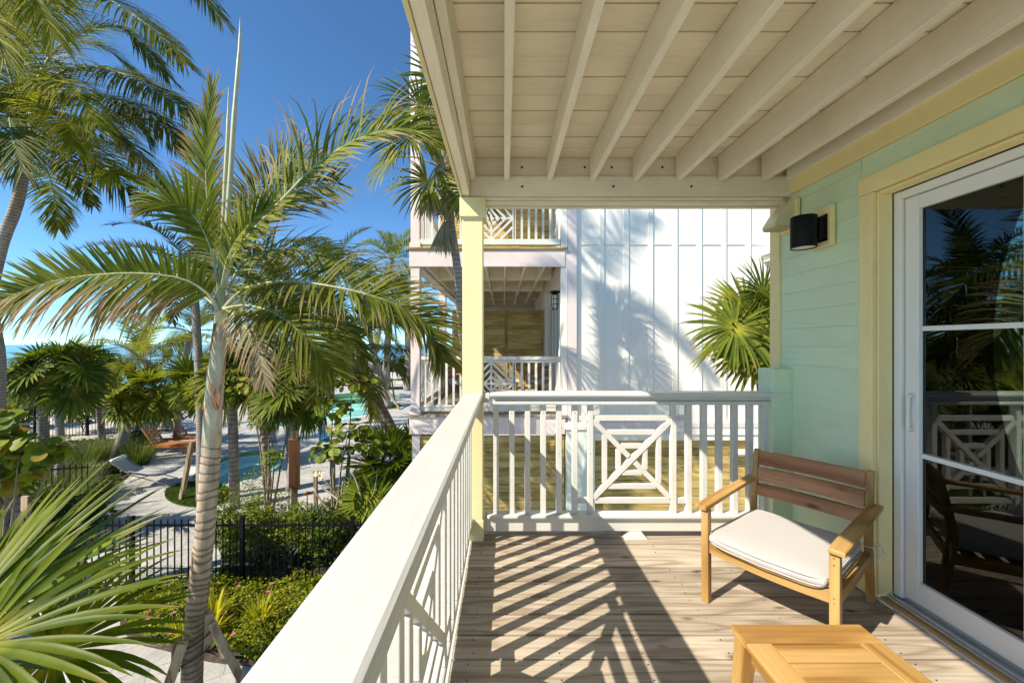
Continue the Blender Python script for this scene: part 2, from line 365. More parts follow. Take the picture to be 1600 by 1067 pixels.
M['fan_blue'] = leafmat('blue_green_fan_leaf', (.05, .085, .05), (.11, .15, .085), (.3, .24, .14), .2, .5, (.2, .2, .1))
M['stalk'] = plain('leaf_stalk', (.26, .27, .08), .45, 0, .2, 8)
M['stalk_pale'] = plain('pale_leaf_stalk', (.42, .42, .26), .45, 0, .2, 8)
M['dead'] = leafmat('dead_frond', (.25, .19, .12), (.42, .35, .26), (.3, .2, .12), .2, .8)
M['grape'] = leafmat('sea_grape_leaf', (.070, .130, .015), (.26, .31, .035), (.35, .16, .04), .38, .42)
M['hedge'] = leafmat('hedge_leaf', (.085, .135, .014), (.24, .28, .036), (.3, .2, .08), .3, .45)
M['hedge_y'] = leafmat('lime_leaf', (.15, .20, .012), (.38, .38, .03), (.3, .2, .08), .4, .45)
M['dark_bush'] = leafmat('dark_bush_leaf', (.040, .075, .011), (.12, .165, .025), (.2, .14, .07), .25, .5)
M['grass'] = leafmat('grass_blade', (.045, .085, .015), (.13, .17, .045), (.35, .3, .15), .35, .5)
M['brom'] = leafmat('yellow_bromeliad', (.40, .38, .02), (.62, .55, .04), (.5, .3, .05), .4, .4)
M['pinkf'] = plain('magenta_petals', (.62, .10, .38), .6)
M['whitef'] = plain('cream_petals', (.80, .72, .42), .6)
def _water():
    m, n, b, out = mat('pool_water'); mp = coords(n, (1, 1, 1), False)
    nz = nd(n, 'ShaderNodeTexNoise', i_Scale=2.2, i_Detail=4.0, i_Distortion=.6); n.links.new(mp.outputs[0], nz.inputs[0]); n.nodes.remove(b)
    fr = nd(n, 'ShaderNodeFresnel', i_IOR=1.26); gl = nd(n, 'ShaderNodeBsdfGlossy', i_Roughness=.03); tr = nd(n, 'ShaderNodeBsdfTransparent'); tr.inputs[0].default_value = (.84, .98, .93, 1)
    bp = nd(n, 'ShaderNodeBump', i_Strength=.18, i_Distance=.05); n.links.new(nz.outputs[0], bp.inputs['Height'])
    n.links.new(bp.outputs[0], fr.inputs['Normal']); n.links.new(bp.outputs[0], gl.inputs['Normal'])
    mx = nd(n, 'ShaderNodeMixShader'); n.links.new(fr.outputs[0], mx.inputs[0]); n.links.new(tr.outputs[0], mx.inputs[1]); n.links.new(gl.outputs[0], mx.inputs[2])
    n.links.new(mx.outputs[0], out.inputs[0]); return m
M['water'] = _water()
M['plaster'] = plain('aqua_pool_plaster', (.60, .95, .78), .6, 0, .10, 2)
def _sea():
    m, n, b, out = mat('sea_water'); mp = coords(n, (1, 1, 1), False); 
    nz = nd(n, 'ShaderNodeTexNoise', i_Scale=.35, i_Detail=8.0, i_Roughness=.6); n2 = nd(n, 'ShaderNodeTexNoise', i_Scale=.006, i_Detail=4.0)
    mp2 = coords(n, (.25, 1, 1), False); n.links.new(mp.outputs[0], nz.inputs[0]); n.links.new(mp2.outputs[0], n2.inputs[0])
    r = ramp(n, [(.35, (.012, .11, .20)), (.5, (.02, .19, .28)), (.65, (.05, .30, .36))], n2.outputs[0])
    n.links.new(r.outputs[0], b.inputs['Base Color']); b.inputs['Roughness'].default_value = .18; bump(n, b, nz.outputs[0], .7, .25); return m
M['sea'] = _sea()
# ================================================================ the balcony we stand on
WX = 2.10                                # plane of the house wall
# ---- deck
deck = struct('deck', (1, 1, 0), 'weathered wooden deck boards of the balcony')
yb = 2.747
edges = [2.747-.1432*k for k in range(-1, 31)]
for k, y1 in enumerate(edges):
    y0 = y1-.1432
    b = Box('deck_board', deck, M['deck'], -.235, WX+.05 if y1 > 2.30 else WX-.002, y0+.0042, y1-.0042, -.036, random.Random(k).uniform(-.003, .0015), .003)
Box('deck_board', deck, M['deck'], -.235, WX+.05, edges[0]+.003, edges[0]+.075, -.036, -.001, .003)
nm = MB()
rr = random.Random(4)
for y1 in edges[:20]:
    for jx in [-.15+.4*i for i in range(6)]:
        for dy in (.03, .11):
            x = jx+rr.uniform(-.012, .012); y = y1-dy; nm.tube([(x, y, -.01), (x, y, .0012)], .0032, 6)
nm.build('nail_heads', M['hole'], deck)['kind'] = 'stuff'
Box('rim_joist', deck, M['yellow'], -.315, -.24, -2.0, 2.96, -.28, -.06)
Box('edge_strip', deck, M['white_y'], -.262, -.2365, -2.0, 2.78, -.055, -.003, .002)
Box('end_rim_joist', deck, M['yellow'], -.24, WX, 2.97, 3.01, -.28, -.04)

# ---- ceiling
ceil = struct('balcony_ceiling', (1, 1, 2.7), 'cream painted joists and boards of the balcony ceiling')
cz = 2.800
cy = 2.838
for k in range(31):
    y1 = cy-.1432*k; z0 = cz+random.Random(k+50).uniform(0, .004); gp = random.Random(k+80).choice((.0018, .003, .005, .0065))
    Box('ceiling_board', ceil, M['cream_x'], -.28, 2.2, y1-.1432+gp, y1-.0032, z0, z0+.03, .003)
for k in range(7):
    x = 0.002+.3125*k
    Box('joist', ceil, M['cream_y'], x, x+.039, -1.9, 2.798, 2.615, 2.798, .004)
Box('wall_joist', ceil, M['cream_y'], WX-.040, WX-.002, -1.9, 2.80, 2.62, 2.798, .004)
Box('rim_board', ceil, M['cream_y'], -.242, -.203, -1.9, 2.798, 2.615, 2.798, .004)
Box('side_beam', ceil, M['cream_y'], -.296, -.245, -1.9, 2.80, 2.497, 2.798, .004)
Box('side_fascia', ceil, M['yellow'], -.316, -.298, -1.9, 2.95, 2.490, 2.90, .003)
Box('end_beam', ceil, M['cream_x'], -.243, WX-.002, 2.802, 2.842, 2.503, 2.650, .003)
Box('end_ledger', ceil, M['cream_x'], -.243, WX-.002, 2.844, 2.884, 2.47, 2.86, .003)
Box('end_moulding', ceil, M['cream_x'], -.14, WX-.06, 2.806, 2.842, 2.478, 2.500, .004)
Box('end_moulding', ceil, M['cream_x'], -.14, WX-.04, 2.812, 2.842, 2.452, 2.476, .003)
Box('outer_trim', ceil, M['cream_x'], -.14, WX+.0, 2.886, 2.92, 2.452, 2.85, .003)
Box('upper_deck_slab', ceil, M['cream_x'], -.3, 2.3, -1.9, 2.94, 2.834, 2.90, 0)
hb = MB()
for i, x in enumerate((.135, .60, .80, 1.175, 1.37, 1.60)):
    for z, yy in ((2.735, 2.843), (2.575, 2.801)) if i % 2 == 0 or i == 4 else ((2.735, 2.843),):
        hb.tube([(x, yy-.002, z), (x, yy+.01, z)], .0085, 10)
hb.build('bolt_holes', M['hole'], ceil)

# ---- corner post
post = thing('balcony_post', 'butter yellow square corner post with collar, at the end of the white railings', 'post', (-.226, 2.86, 0))
MB().box(-.300, -.152, 2.786, 2.934, 0, 2.49).build('shaft', M['yellow'], post, .004)
Box('collar', post, M['yellow'], -.318, -.130, 2.766, 2.954, 2.345, 2.488, .005)
Box('base_block', post, M['yellow'], -.306, -.144, 2.776, 2.944, 0, .150, .006)

# ---- railings
BAL = MB().box(-.02, .02, -.02, .02, -.5, .5).mesh('baluster', M['white'])
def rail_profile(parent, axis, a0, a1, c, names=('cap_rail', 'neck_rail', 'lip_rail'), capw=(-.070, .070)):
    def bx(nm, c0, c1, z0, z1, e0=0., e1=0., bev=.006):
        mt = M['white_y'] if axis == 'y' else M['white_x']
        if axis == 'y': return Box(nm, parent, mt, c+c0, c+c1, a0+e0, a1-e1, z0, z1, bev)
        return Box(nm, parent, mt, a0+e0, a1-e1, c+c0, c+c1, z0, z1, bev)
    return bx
def panel(parent, axis, cc, along, cz, half, h, mids, inner, bev=.003):
    """square lattice panel: frame bars, concentric squares and a cross of diagonals"""
    def pt(u, z, d=0): return (along+u, cc+d, cz+z) if axis == 'x' else (cc+d, along+u, cz+z)
    upv = (0, 1, 0) if axis == 'x' else (1, 0, 0)
    def bar(nm, u0, z0, u1, z1, w=.040, t=.034, d=0):
        MB().beam(pt(u0, z0, d), pt(u1, z1, d), w, t, upv).build(nm, M['white'], parent, bev)
    for s in (-1, 1): bar('frame_bar', -half-.115, s*h, half+.115, s*h, .04, .030, .003)
    D = half-.02
    bar('diagonal_bar', -D, -(h-.02), D, h-.02, .038, .034, -.001)
    for (u0, u1) in ((-D, -.022), (.022, D)):
        bar('diagonal_bar', u0, -u0*(h-.02)/D, u1, -u1*(h-.02)/D, .038, .034, -.001)
    for r in (mids, inner):
        rz = r*h/half
        for s in (-1, 1):
            g = .024
            bar('square_bar', -r+g, s*rz, r-g, s*rz, .036, .028, 0)
            bar('square_bar', s*r, -rz+g, s*r, rz-g, .036, .028, 0)
# end railing (faces the neighbour)
er = thing('end_railing', 'white railing across the far end of the balcony, with square lattice panel in its middle', 'railing', (.95, 2.85, 0))
bx = rail_profile(er, 'x', -.10, 2.075, 2.86)
bx('cap_rail', -.085, .055, 1.043, 1.074, .0, 0, .011)
Box('rail_block', er, M['white_x'], -.150, -.102, 2.80, 2.90, 1.0, 1.07, .004)
bx('neck_rail', -.045, .03, 1.012, 1.042, -.045, 0)
bx('lip_rail', -.062, .045, .982, 1.011, .02, 0, .008)
bx('shoe_rail', -.062, .040, .150, .178, -.02, 0, .009)
bx('skirt_board', -.035, .03, .052, .148, -.045, 0, .003)
for k in range(7):
    for x in (-.056+.1163*k, 1.255+.1135*k):
        link('baluster', BAL, er, (x, 2.85, .58)).scale = (1, 1, .804)
for o in er.children:
    if o.name.startswith('baluster'):
        b = o.modifiers.new('bevel', 'BEVEL'); b.width = .003; b.segments = 2
panel(er, 'x', 2.85, .948, .575, .305, .305, .200, .0985)
MB().beam((.97, 2.83, .001), (.97, 2.83, .050), .17, .075, (0, 1, 0), .085, .055).build('support_block', M['white_x'], er, .004)
# side railing (runs beside the camera)
def rail_nails(par, pts):
    m_ = MB()
    for p, d in pts: p = Vector(p); m_.tube([p-Vector(d)*.002, p+Vector(d)*.0008], .0032, 6)
    m_.build('nail_heads', M['hole'], par)['kind'] = 'stuff'
rail_nails(er, [((-.056+.1163*k, 2.8295, .62+.3*(k % 2)), (0, -1, 0)) for k in range(7)]+[((1.3+.23*k, 2.8285, .10), (0, -1, 0)) for k in range(4)])
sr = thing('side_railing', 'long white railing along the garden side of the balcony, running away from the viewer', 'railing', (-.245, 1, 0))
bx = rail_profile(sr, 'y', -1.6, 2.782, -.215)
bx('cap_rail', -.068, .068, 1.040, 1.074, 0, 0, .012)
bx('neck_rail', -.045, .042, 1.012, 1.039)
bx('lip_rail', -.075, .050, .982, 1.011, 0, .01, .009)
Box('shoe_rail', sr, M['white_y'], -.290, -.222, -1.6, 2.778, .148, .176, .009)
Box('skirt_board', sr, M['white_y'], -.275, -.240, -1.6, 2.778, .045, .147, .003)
k = 0; y = 2.675
while y > -1.5:
    if not (.86 < y < 1.50) :
        o = link('baluster', BAL, sr, (-.245, y, .58)); o.scale = (1, 1, .804)
        b = o.modifiers.new('bevel', 'BEVEL'); b.width = .003; b.segments = 2
    y -= .13
panel(sr, 'y', -.245, 1.18, .575, .325, .305, .213, .105)

# ---- house wall with the sliding door
hw = thing('house_wall', 'mint green lap siding wall with butter yellow trim and a white sliding glass door', 'house', (WX, 1, 0))
DY0, DY1, DZ = .20, 2.162, 2.282          # door opening
def siding(y0, y1, z0, z1, k0=0):
    z = z0; k = k0
    while z < z1-.01:
        h = min(.130, z1-z)
        mb = MB(); cyy = (y0+y1)/2; L = (y1-y0)/2-.001
        t0, t1 = .007, .003
        vs = [(-t0, -L, 0), (.02, -L, 0), (.02, L, 0), (-t0, L, 0), (-t1, -L, h-.0008), (.02, -L, h-.0008), (.02, L, h-.0008), (-t1, L, h-.0008)]
        key = ('siding', round(L, 4), round(h, 4)); me = _cache.get(key)
        if me is None:
            me = mb.add(vs, [(0,3,2,1),(4,5,6,7),(0,1,5,4),(1,2,6,5),(2,3,7,6),(3,0,4,7)]).mesh('siding_board', M['mint']); _cache[key] = me
        link('siding_board', me, hw, (WX+.001, cyy, z)); z += .130; k += 1
siding(2.250, 2.900, -.02, 2.512)
siding(-2.0, 2.2485, 2.386, 2.512)
siding(-2.0, .10, -.02, 2.38)
MB().box(WX+.022, WX+.10, 2.17, 3.0, -.1, 2.9).box(WX+.022, WX+.10, .20, 2.169, 2.29, 2.9).box(WX+.022, WX+.10, -2, .199, -.1, 2.9).build('wall_core', M['mint'], hw)
Box('corner_board', hw, M['yellow_w'], WX-.022, WX+.10, 2.902, 3.0, -.3, 2.62, .003)
Box('frieze_board', hw, M['yellow_w'], WX-.020, WX+.02, -2, 2.90, 2.514, 2.622, .003)
Box('door_casing', hw, M['yellow_w'], WX-.024, WX+.02, 2.164, 2.247, 0.004, 2.284, .003, 'yellow jamb casing left of the glass door')
Box('door_casing', hw, M['yellow_w'], WX-.026, WX+.02, .11, 2.249, 2.286, 2.384, .003)
Box('door_casing', hw, M['yellow_w'], WX-.024, WX+.02, .11, .198, 0.004, 2.284, .003)
Box('jamb_return', hw, M['yellow_w'], WX+.0, WX+.075, 2.148, 2.162, .03, 2.282, .002)
Box('head_return', hw, M['yellow_w'], WX+.0, WX+.075, .2, 2.147, 2.268, 2.282, .002)
Box('base_trim', hw, M['yellow_w'], WX-.030, WX-.0245, 2.18, 2.52, .004, .16, .002)
# half-height pilaster and the small blocks behind fixtures
Box('pilaster', hw, M['mint'], 1.952, WX-.002, 2.79, 2.95, 0, 1.246, .006)
Box('light_block', hw, M['yellow_w'], WX-.045, WX-.014, 2.413, 2.595, 2.055, 2.308, .004)
Box('vent_block', hw, M['yellow_w'], WX-.045, WX-.014, 2.70, 2.86, 2.235, 2.455, .004)
# sliding door
sdx = WX+.078
door = MB()
door.box(sdx, sdx+.05, 2.105, 2.146, .035, 2.265).box(sdx, sdx+.05, .21, .25, .035, 2.265).box(sdx, sdx+.05, .251, 2.104, 2.222, 2.264)
door = door.build('sliding_door', M['vinyl'], hw, .004)
gx = sdx+.035
def dpart(nm, m, *a, **k): return Box(nm, door, m, *a, **k)
dpart('sash', M['vinyl'], gx-.018, gx+.03, 2.032, 2.100, .052, 2.218)          # far stile
dpart('sash', M['vinyl'], gx-.018, gx+.03, 1.165, 1.235, .052, 2.218)          # meeting stile
dpart('sash', M['vinyl'], gx-.017, gx+.03, 1.236, 2.031, 2.146, 2.217)
dpart('sash', M['vinyl'], gx-.017, gx+.03, 1.236, 2.031, .053, .166)
dpart('sash', M['vinyl'], gx+.031, gx+.06, .255, 1.234, .053, .166)
dpart('sash', M['vinyl'], gx+.031, gx+.06, .255, 1.234, 2.146, 2.217)
for z in (.837, 1.51): dpart('muntin', M['vinyl'], gx-.004, gx+.016, 1.236, 2.031, z-.0125, z+.0125, bevel=.004)
dpart('muntin', M['vinyl'], gx-.003, gx+.015, 1.610, 1.634, .167, 2.145, bevel=.004)
dpart('glass_pane', M['glass'], gx+.003, gx+.009, 1.237, 2.030, .167, 2.145, bevel=0)
dpart('glass_pane', M['glass'], gx+.040, gx+.046, .27, 1.164, .167, 2.145, bevel=0)
hd = MB(); hd.tube(crom([(gx-.020, 2.062, .97), (gx-.036, 2.062, .975), (gx-.040, 2.062, 1.0), (gx-.040, 2.062, 1.12), (gx-.036, 2.062, 1.145), (gx-.020, 2.062, 1.15)], 14), .0075, 8)
hd.box(gx-.0205, gx-.0185, 2.048, 2.078, .955, 1.165); hd.build('handle', M['vinyl'], door, 0, True)
sill = MB()
sill.box(WX+.035, WX+.14, .12, 2.147, .004, .028).box(WX+.050, WX+.056, .12, 2.147, .0285, .040).box(WX+.098, WX+.104, .12, 2.147, .0285, .050)
sill.build('sill', M['alu'], door, .003)
Box('sill_strip', door, M['teak_y'], WX+.004, WX+.034, .1, 2.147, .001, .022, .002)
Box('sill_bead', door, M['white_y'], WX-.0015, WX+.0035, .1, 2.16, .001, .012, .001)
# dim room behind the glass
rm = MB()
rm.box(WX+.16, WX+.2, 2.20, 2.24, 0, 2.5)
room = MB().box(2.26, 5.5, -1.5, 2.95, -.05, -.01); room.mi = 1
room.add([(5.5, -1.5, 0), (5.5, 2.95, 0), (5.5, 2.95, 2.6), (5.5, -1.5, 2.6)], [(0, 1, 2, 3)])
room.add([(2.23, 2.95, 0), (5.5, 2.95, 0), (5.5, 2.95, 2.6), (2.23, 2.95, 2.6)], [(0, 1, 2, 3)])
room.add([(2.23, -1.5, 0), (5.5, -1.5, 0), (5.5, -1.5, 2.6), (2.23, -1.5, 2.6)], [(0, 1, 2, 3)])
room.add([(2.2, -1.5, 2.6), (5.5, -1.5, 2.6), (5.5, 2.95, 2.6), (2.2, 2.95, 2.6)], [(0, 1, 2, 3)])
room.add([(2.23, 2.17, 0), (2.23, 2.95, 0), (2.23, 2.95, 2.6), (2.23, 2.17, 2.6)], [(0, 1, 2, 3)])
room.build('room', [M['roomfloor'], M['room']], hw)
cu = MB(); vs = []; n = 26
for i in range(n):
    t = i/(n-1); y = 1.985+t*.125; x = 2.325+.012*math.sin(t*26)
    vs += [(x, y, .03), (x, y, 2.4)]
cu.add(vs, [(2*i, 2*i+2, 2*i+3, 2*i+1) for i in range(n-1)])
cu.build('curtain', M['curtain'], hw, 0, True)

# ---- wall light and vent hood
wl = thing('wall_light', 'black cylinder downlight on a yellow square block on the mint wall', 'wall light', (WX-.045, 2.50, 2.17))
lx, ly = 1.952, 2.500
cyl = MB(); n = 40; vs = []
prof = [(.065, 2.052), (.0700, 2.050), (.0715, 2.053), (.0715, 2.250), (.070, 2.254), (.0, 2.255)]
for r_, z_ in prof:
    for k in range(n): a = 2*math.pi*k/n; vs.append((lx+r_*math.cos(a), ly+r_*math.sin(a), z_))
cyl.add(vs, [(i*n+k, i*n+(k+1) % n, (i+1)*n+(k+1) % n, (i+1)*n+k) for i in range(len(prof)-1) for k in range(n)])
cyl.build('lamp_shade', M['black'], wl, 0, False)
for o in [wl.children[0]]:
    for p in o.data.polygons: p.use_smooth = True
    o.data.set_sharp_from_angle(angle=R(35))
MB().tube([(lx, ly, 2.056), (lx, ly, 2.062)], .0655, 36).build('lens', M['lensg'], wl)
Box('arm', wl, M['black'], lx+.06, WX-.052, ly-.055, ly+.03, 2.10, 2.235, .003)
Box('back_plate', wl, M['black'], WX-.0515, WX-.0455, ly-.066, ly+.066, 2.085, 2.255, .002)
sc = MB()
for z in (2.115, 2.155, 2.19, 2.225): sc.tube([(WX-.052, ly-.060, z), (WX-.055, ly-.060, z)], .004, 8)
sc.build('screws', M['steel'], wl)
vh = thing('vent_hood', 'cream plastic exhaust vent hood with grille, tucked in the corner above the wall light', 'vent', (WX-.045, 2.78, 2.34))
h = MB(); y0, y1 = 2.715, 2.845; xa, xb = WX-.047, WX-.185
prof = [(xa, 2.43), (xa-.035, 2.425), (xa-.085, 2.37), (xb+.0, 2.285), (xb, 2.262), (xa, 2.262)]
for s in (0, 1): pass
vs = [(x, y, z) for y in (y0, y1) for x, z in prof]; m_ = len(prof)
h.add(vs, [tuple(range(m_-1, -1, -1)), tuple(range(m_, 2*m_))]+[(i, i+1, m_+i+1, m_+i) for i in range(m_-2)])
h.build('hood', M['hood'], vh, .004, fixn=True)
g = MB()
for i in range(6): g.box(xb+.005, xa-.002, y0+.006+i*.0225, y0+.012+i*.0225, 2.252, 2.260)
for i in range(6): x = xb+.008+i*.023; g.box(x, x+.005, y0+.004, y1-.004, 2.2605, 2.266)
g.build('grille', M['hood'], vh)

# ================================================================ furniture
ch = thing('lounge_chair', 'low golden teak lounge armchair with oat seat cushion, beside the sliding door', 'chair', (1.2985, 1.918, 0), math.atan2(-.444, .337), None, True)
ch.rotation_euler.z = math.atan2(-.444, .337)
def rot_place(): pass
hwid = .2785
def leafcurve(pts, n): return crom(pts, n)
for s in (-1, 1):
    MB().beam((s*hwid, 0, 0), (s*hwid, -.004, .512), .038, .044, (0, 1, 0)).build('front_leg', M['teak_z'], ch, .004)
    pts = crom([(s*hwid, .712, 0), (s*hwid, .675, .20), (s*hwid, .655, .36), (s*hwid, .668, .50), (s*hwid, .712, .728)], 10)
    mb = MB(); vs = []
    for i, p in enumerate(pts):
        w = .034 if i < 9 else .030; d = lerp(.046, .034, i/10)
        for sx, sy in ((-1,-1),(1,-1),(1,1),(-1,1)): vs.append((p.x+sx*w/2, p.y+sy*d/2, p.z))
    fs = [(0,3,2,1), (40,41,42,43)]+[(i*4+k, i*4+(k+1)%4, (i+1)*4+(k+1)%4, (i+1)*4+k) for i in range(10) for k in range(4)]
    mb.add(vs, fs).build('back_post', M['teak_back'] if False else M['teak_z'], ch, .003)
    # armrest: slightly bowed board, a little wider at the front
    mb = MB(); vs = []; N = 10
    for i in range(N+1):
        t = i/N; y = -.045+t*.765; c = s*(hwid+.012+.012*t); w = lerp(.066, .052, t)*(1-.10*(t < .04)); z = .513+.004*math.sin(t*math.pi)+.012*t
        for sx, sz in ((-1,0),(1,0),(1,1),(-1,1)): vs.append((c+sx*w/2, y, z+sz*.024))
    mb.add(vs, [(0,1,2,3), (N*4+3,N*4+2,N*4+1,N*4)]+[(i*4+k, (i+1)*4+k, (i+1)*4+(k+1)%4, i*4+(k+1)%4) for i in range(N) for k in range(4)])
    mb.build('armrest', M['teak_y'], ch, .005, fixn=True)
    MB().beam((s*hwid, .022, .300), (s*hwid, .655, .262), .026, .055, (0, 0, 1)).build('side_rail', M['teak_y'], ch, .003)
def curved_bar(nm, y, z0, z1, bow, th, m, x0=-hwid+.019, x1=hwid-.019, sag=0, lean=0, par=None):
    vs = []; N = 12
    for i in range(N+1):
        t = i/N; x = lerp(x0, x1, t); b = math.sin(t*math.pi)
        for yy, zz in ((y, z0), (y+th, z0), (y+th+lean, z1), (y+lean, z1)): vs.append((x, yy+bow*b, zz-sag*b))
    return MB().add(vs, [(0,1,2,3), (N*4+3,N*4+2,N*4+1,N*4)]+[(i*4+k, (i+1)*4+k, (i+1)*4+(k+1)%4, i*4+(k+1)%4) for i in range(N) for k in range(4)]).build(nm, m, par or ch, .003, fixn=True)
curved_bar('front_rail', -.010, .278, .338, 0, .026, M['teak_x'], sag=.012)
curved_bar('back_rail', .645, .235, .285, 0, .026, M['teak_x'])
for i, (z0, z1) in enumerate(((.445, .520), (.535, .620), (.636, .722))):
    yy = interp([.45, .73], [.655, .708], z0)-.018; y1 = interp([.45, .73], [.655, .708], z1)-.018
    curved_bar('back_slat', yy, z0, z1, .018, .018, M['teak_back'], lean=y1-yy)
for i in range(7):
    t = (i+.5)/7; y = lerp(.04, .63, t); z = lerp(.318, .283, t); curved_bar('seat_slat', y-.03, z, z+.014, 0, .06, M['teak_x'], sag=.012)
# cushion
def cushion():
    bm = bmesh.new(); nx, ny = 22, 22; X, Y0, Y1 = .262, -.038, .645
    def zz(u, v, top):
        ex = 1-abs(u)**7; ey = 1-abs(v)**7; e = max(0, ex*ey)**.45
        return e
    vt = {}; 
    for top in (1, 0):
        for i in range(nx+1):
            for j in range(ny+1):
                u = -1+2*i/nx; v = -1+2*j/ny
                u = math.copysign(abs(u)**.62, u); v = math.copysign(abs(v)**.62, v)
                inset = .010*(1-zz(u, v, top))
                x = u*(X-.012*(abs(v)**8)); y = lerp(Y0, Y1, (v+1)/2); y += -.012*(1-u*u) if v < -.9 else 0
                base = lerp(.330, .296, (v+1)/2)-.010*(1-u*u)
                th = .078+.006*(1-u*u)*(1-v*v); mid = base+th/2
                z = mid+(th/2)*zz(u, v, top)*(1 if top else -1)
                if top and (i in (0, nx) or j in (0, ny)) or not top and (i in (0, nx) or j in (0, ny)):
                    z = mid+(.020 if top else -.020)
                vt[top, i, j] = bm.verts.new((x, y, z))
        for i in range(nx):
            for j in range(ny):
                q = [vt[top, i, j], vt[top, i+1, j], vt[top, i+1, j+1], vt[top, i, j+1]]
                bm.faces.new(q if top else q[::-1])
    rim = [(i, 0) for i in range(nx)]+[(nx, j) for j in range(ny)]+[(i, ny) for i in range(nx, 0, -1)]+[(0, j) for j in range(ny, 0, -1)]
    L = len(rim)
    for k in range(L): a = rim[k]; b = rim[(k+1) % L]; bm.faces.new([vt[0, *a], vt[0, *b], vt[1, *b], vt[1, *a]])
    for f in bm.faces: f.smooth = True
    me = bpy.data.meshes.new('cushion'); bm.to_mesh(me); me.materials.append(M['fabric']); bm.free()
    o = link('cushion', me, ch); sub = o.modifiers.new('s', 'SUBSURF'); sub.levels = sub.render_levels = 1
    for top in (1,):
        ring = [vtp for vtp in rim]
    return o
cush = cushion()
pp = MB()
for zoff in (.018, -.018):
    ring = []
    for k in range(72):
        a = 2*math.pi*k/72; cu_, su_ = math.cos(a), math.sin(a)
        u = math.copysign(abs(cu_)**.22, cu_); v = math.copysign(abs(su_)**.22, su_)
        ring.append((u*.264, lerp(-.042, .648, (v+1)/2)-(.012*(1-u*u) if v < -.9 else 0), lerp(.330, .296, (v+1)/2)-.010*(1-u*u)+.039+zoff))
    ring.append(ring[0]); pp.tube(ring, .0035, 6, False)
pp.build('piping', M['fabric'], cush, 0, True)
tie = MB()
for k, (dx, dz, r_) in enumerate(((.004, -.02, .032), (.012, -.035, .026))):
    tie.tube(crom([(hwid+.015, .66, .33), (hwid+.03+dx, .67, .36+dz*.2), (hwid+.05+dx, .675, .33+dz), (hwid+.03, .67, .29+dz), (hwid+.018, .66, .325)], 18), .0022, 6)
tie.tube(crom([(hwid-.022, .635, .335), (hwid-.02, .682, .335), (hwid+.02, .684, .333), (hwid+.022, .64, .333), (hwid-.02, .63, .333)], 16), .0022, 6)
t2 = MB(); t2.tube(crom([(-hwid-.018, .66, .35), (-hwid-.035, .66, .385), (-hwid-.01, .66, .40), (-hwid+.02, .655, .37)], 12), .0022, 6)
tie.build('tie_cord', M['white'], cush, 0, True); t2.build('tie_cord', M['white'], cush, 0, True)

pg = MB()
for s in (-1, 1):
    for z in (.49, .46, .315, .295): pg.tube([(s*hwid, -.0262+.0, z), (s*hwid, -.0235, z)], .0045, 8)
pg.build('wood_plugs', M['teak_back'], ch)
tb = thing('coffee_table', 'golden slatted teak coffee table in the near right corner', 'table', (1.052, 1.02, 0))
x0, x1, y1, zt = .820, 1.284, 1.385, .42
Box('end_board', tb, M['teak_x'], x0, x1, y1-.085, y1, zt-.024, zt, .003)
Box('end_board', tb, M['teak_x'], x0, x1, .60, .685, zt-.024, zt, .003)
Box('side_board', tb, M['teak_y'], x0, x0+.085, .687, y1-.087, zt-.024, zt, .003)
Box('side_board', tb, M['teak_y'], x1-.080, x1, .687, y1-.087, zt-.024, zt, .003)
n = 8; yy = y1-.093; pitch = (yy-.692)/n
for i in range(n): Box('slat', tb, M['teak_x'], x0+.087, x1-.082, yy-(i+1)*pitch+.007, yy-i*pitch, zt-.020, zt-.002, .003)
for (xa, ya, dx, dy) in ((x0+.035, y1-.035, -.035, .02), (x1-.035, y1-.035, .03, .02), (x0+.035, .64, -.035, -.02), (x1-.035, .64, .03, -.02)):
    MB().beam((xa+dx, ya+dy, 0), (xa, ya, zt-.026), .034, .034, (0, 1, 0), .055, .055).build('leg', M['teak_z'], tb, .004)
for y in (y1-.06, .62): Box('apron', tb, M['teak_x'], x0+.066, x1-.066, y, y+.02, zt-.085, zt-.025, .002)
for x in (x0+.03, x1-.05): Box('apron', tb, M['teak_y'], x, x+.02, .67, y1-.066, zt-.085, zt-.025, .002)
# ================================================================ the neighbouring house
nh = thing('neighbour_house', 'white board-and-batten house with pale pink trim and stacked balconies, beyond the end railing', 'house', (1.5, 7, GZ))
YF = 6.9
def NB(nm, m, *a, bevel=.004): return Box(nm, nh, m, *a, bevel)
XL, XR = -1.672, 1.15
# main wall
MB().box(1.31, 9.0, YF+.06, 14.0, .02, 9.6).build('wall', M['house_white'], nh)
MB().box(XR+.0, 1.31, YF+.06, 14.0, .02, 9.6).build('side_wall', M['house_white'], nh)
NB('corner_board', M['pink'], 1.155, 1.315, YF, YF+.058, .02, 9.6)
NB('corner_board', M['house_white'], 1.03, 1.150, YF-.0, YF+.12, .10, 9.6)
bx_ = [1.335]
x = 1.335
while x < 8.8:
    NB('batten', M['house_white'], x-.045, x+.045, YF+.040, YF+.058, .03, 9.5, bevel=.003); x += .4415
for z in (3.22, 6.3): NB('seam_flashing', M['house_white'], 1.32, 9.0, YF+.045, YF+.0605, z, z+.005, bevel=0)
NB('band_board', M['pink'], 1.02, 9.0, YF-.03, YF+.05, -.07, .02)
NB('water_table', M['house_white'], 1.60, 9.0, YF-.02, YF+.05, -.30, -.075)
NB('water_table', M['house_white'], 1.60, 9.0, YF-.045, YF-.021, -.20, -.16)
NB('pier', M['pale_green'], 1.12, 1.63, YF-.05, YF+.4, GZ, -.10)
NB('pier_cap', M['house_white'], 1.09, 1.66, YF-.08, YF+.4, -.098, -.035)
NB('pier', M['house_white'], 4.40, 4.9, YF-.03, YF+.4, GZ, -.305)
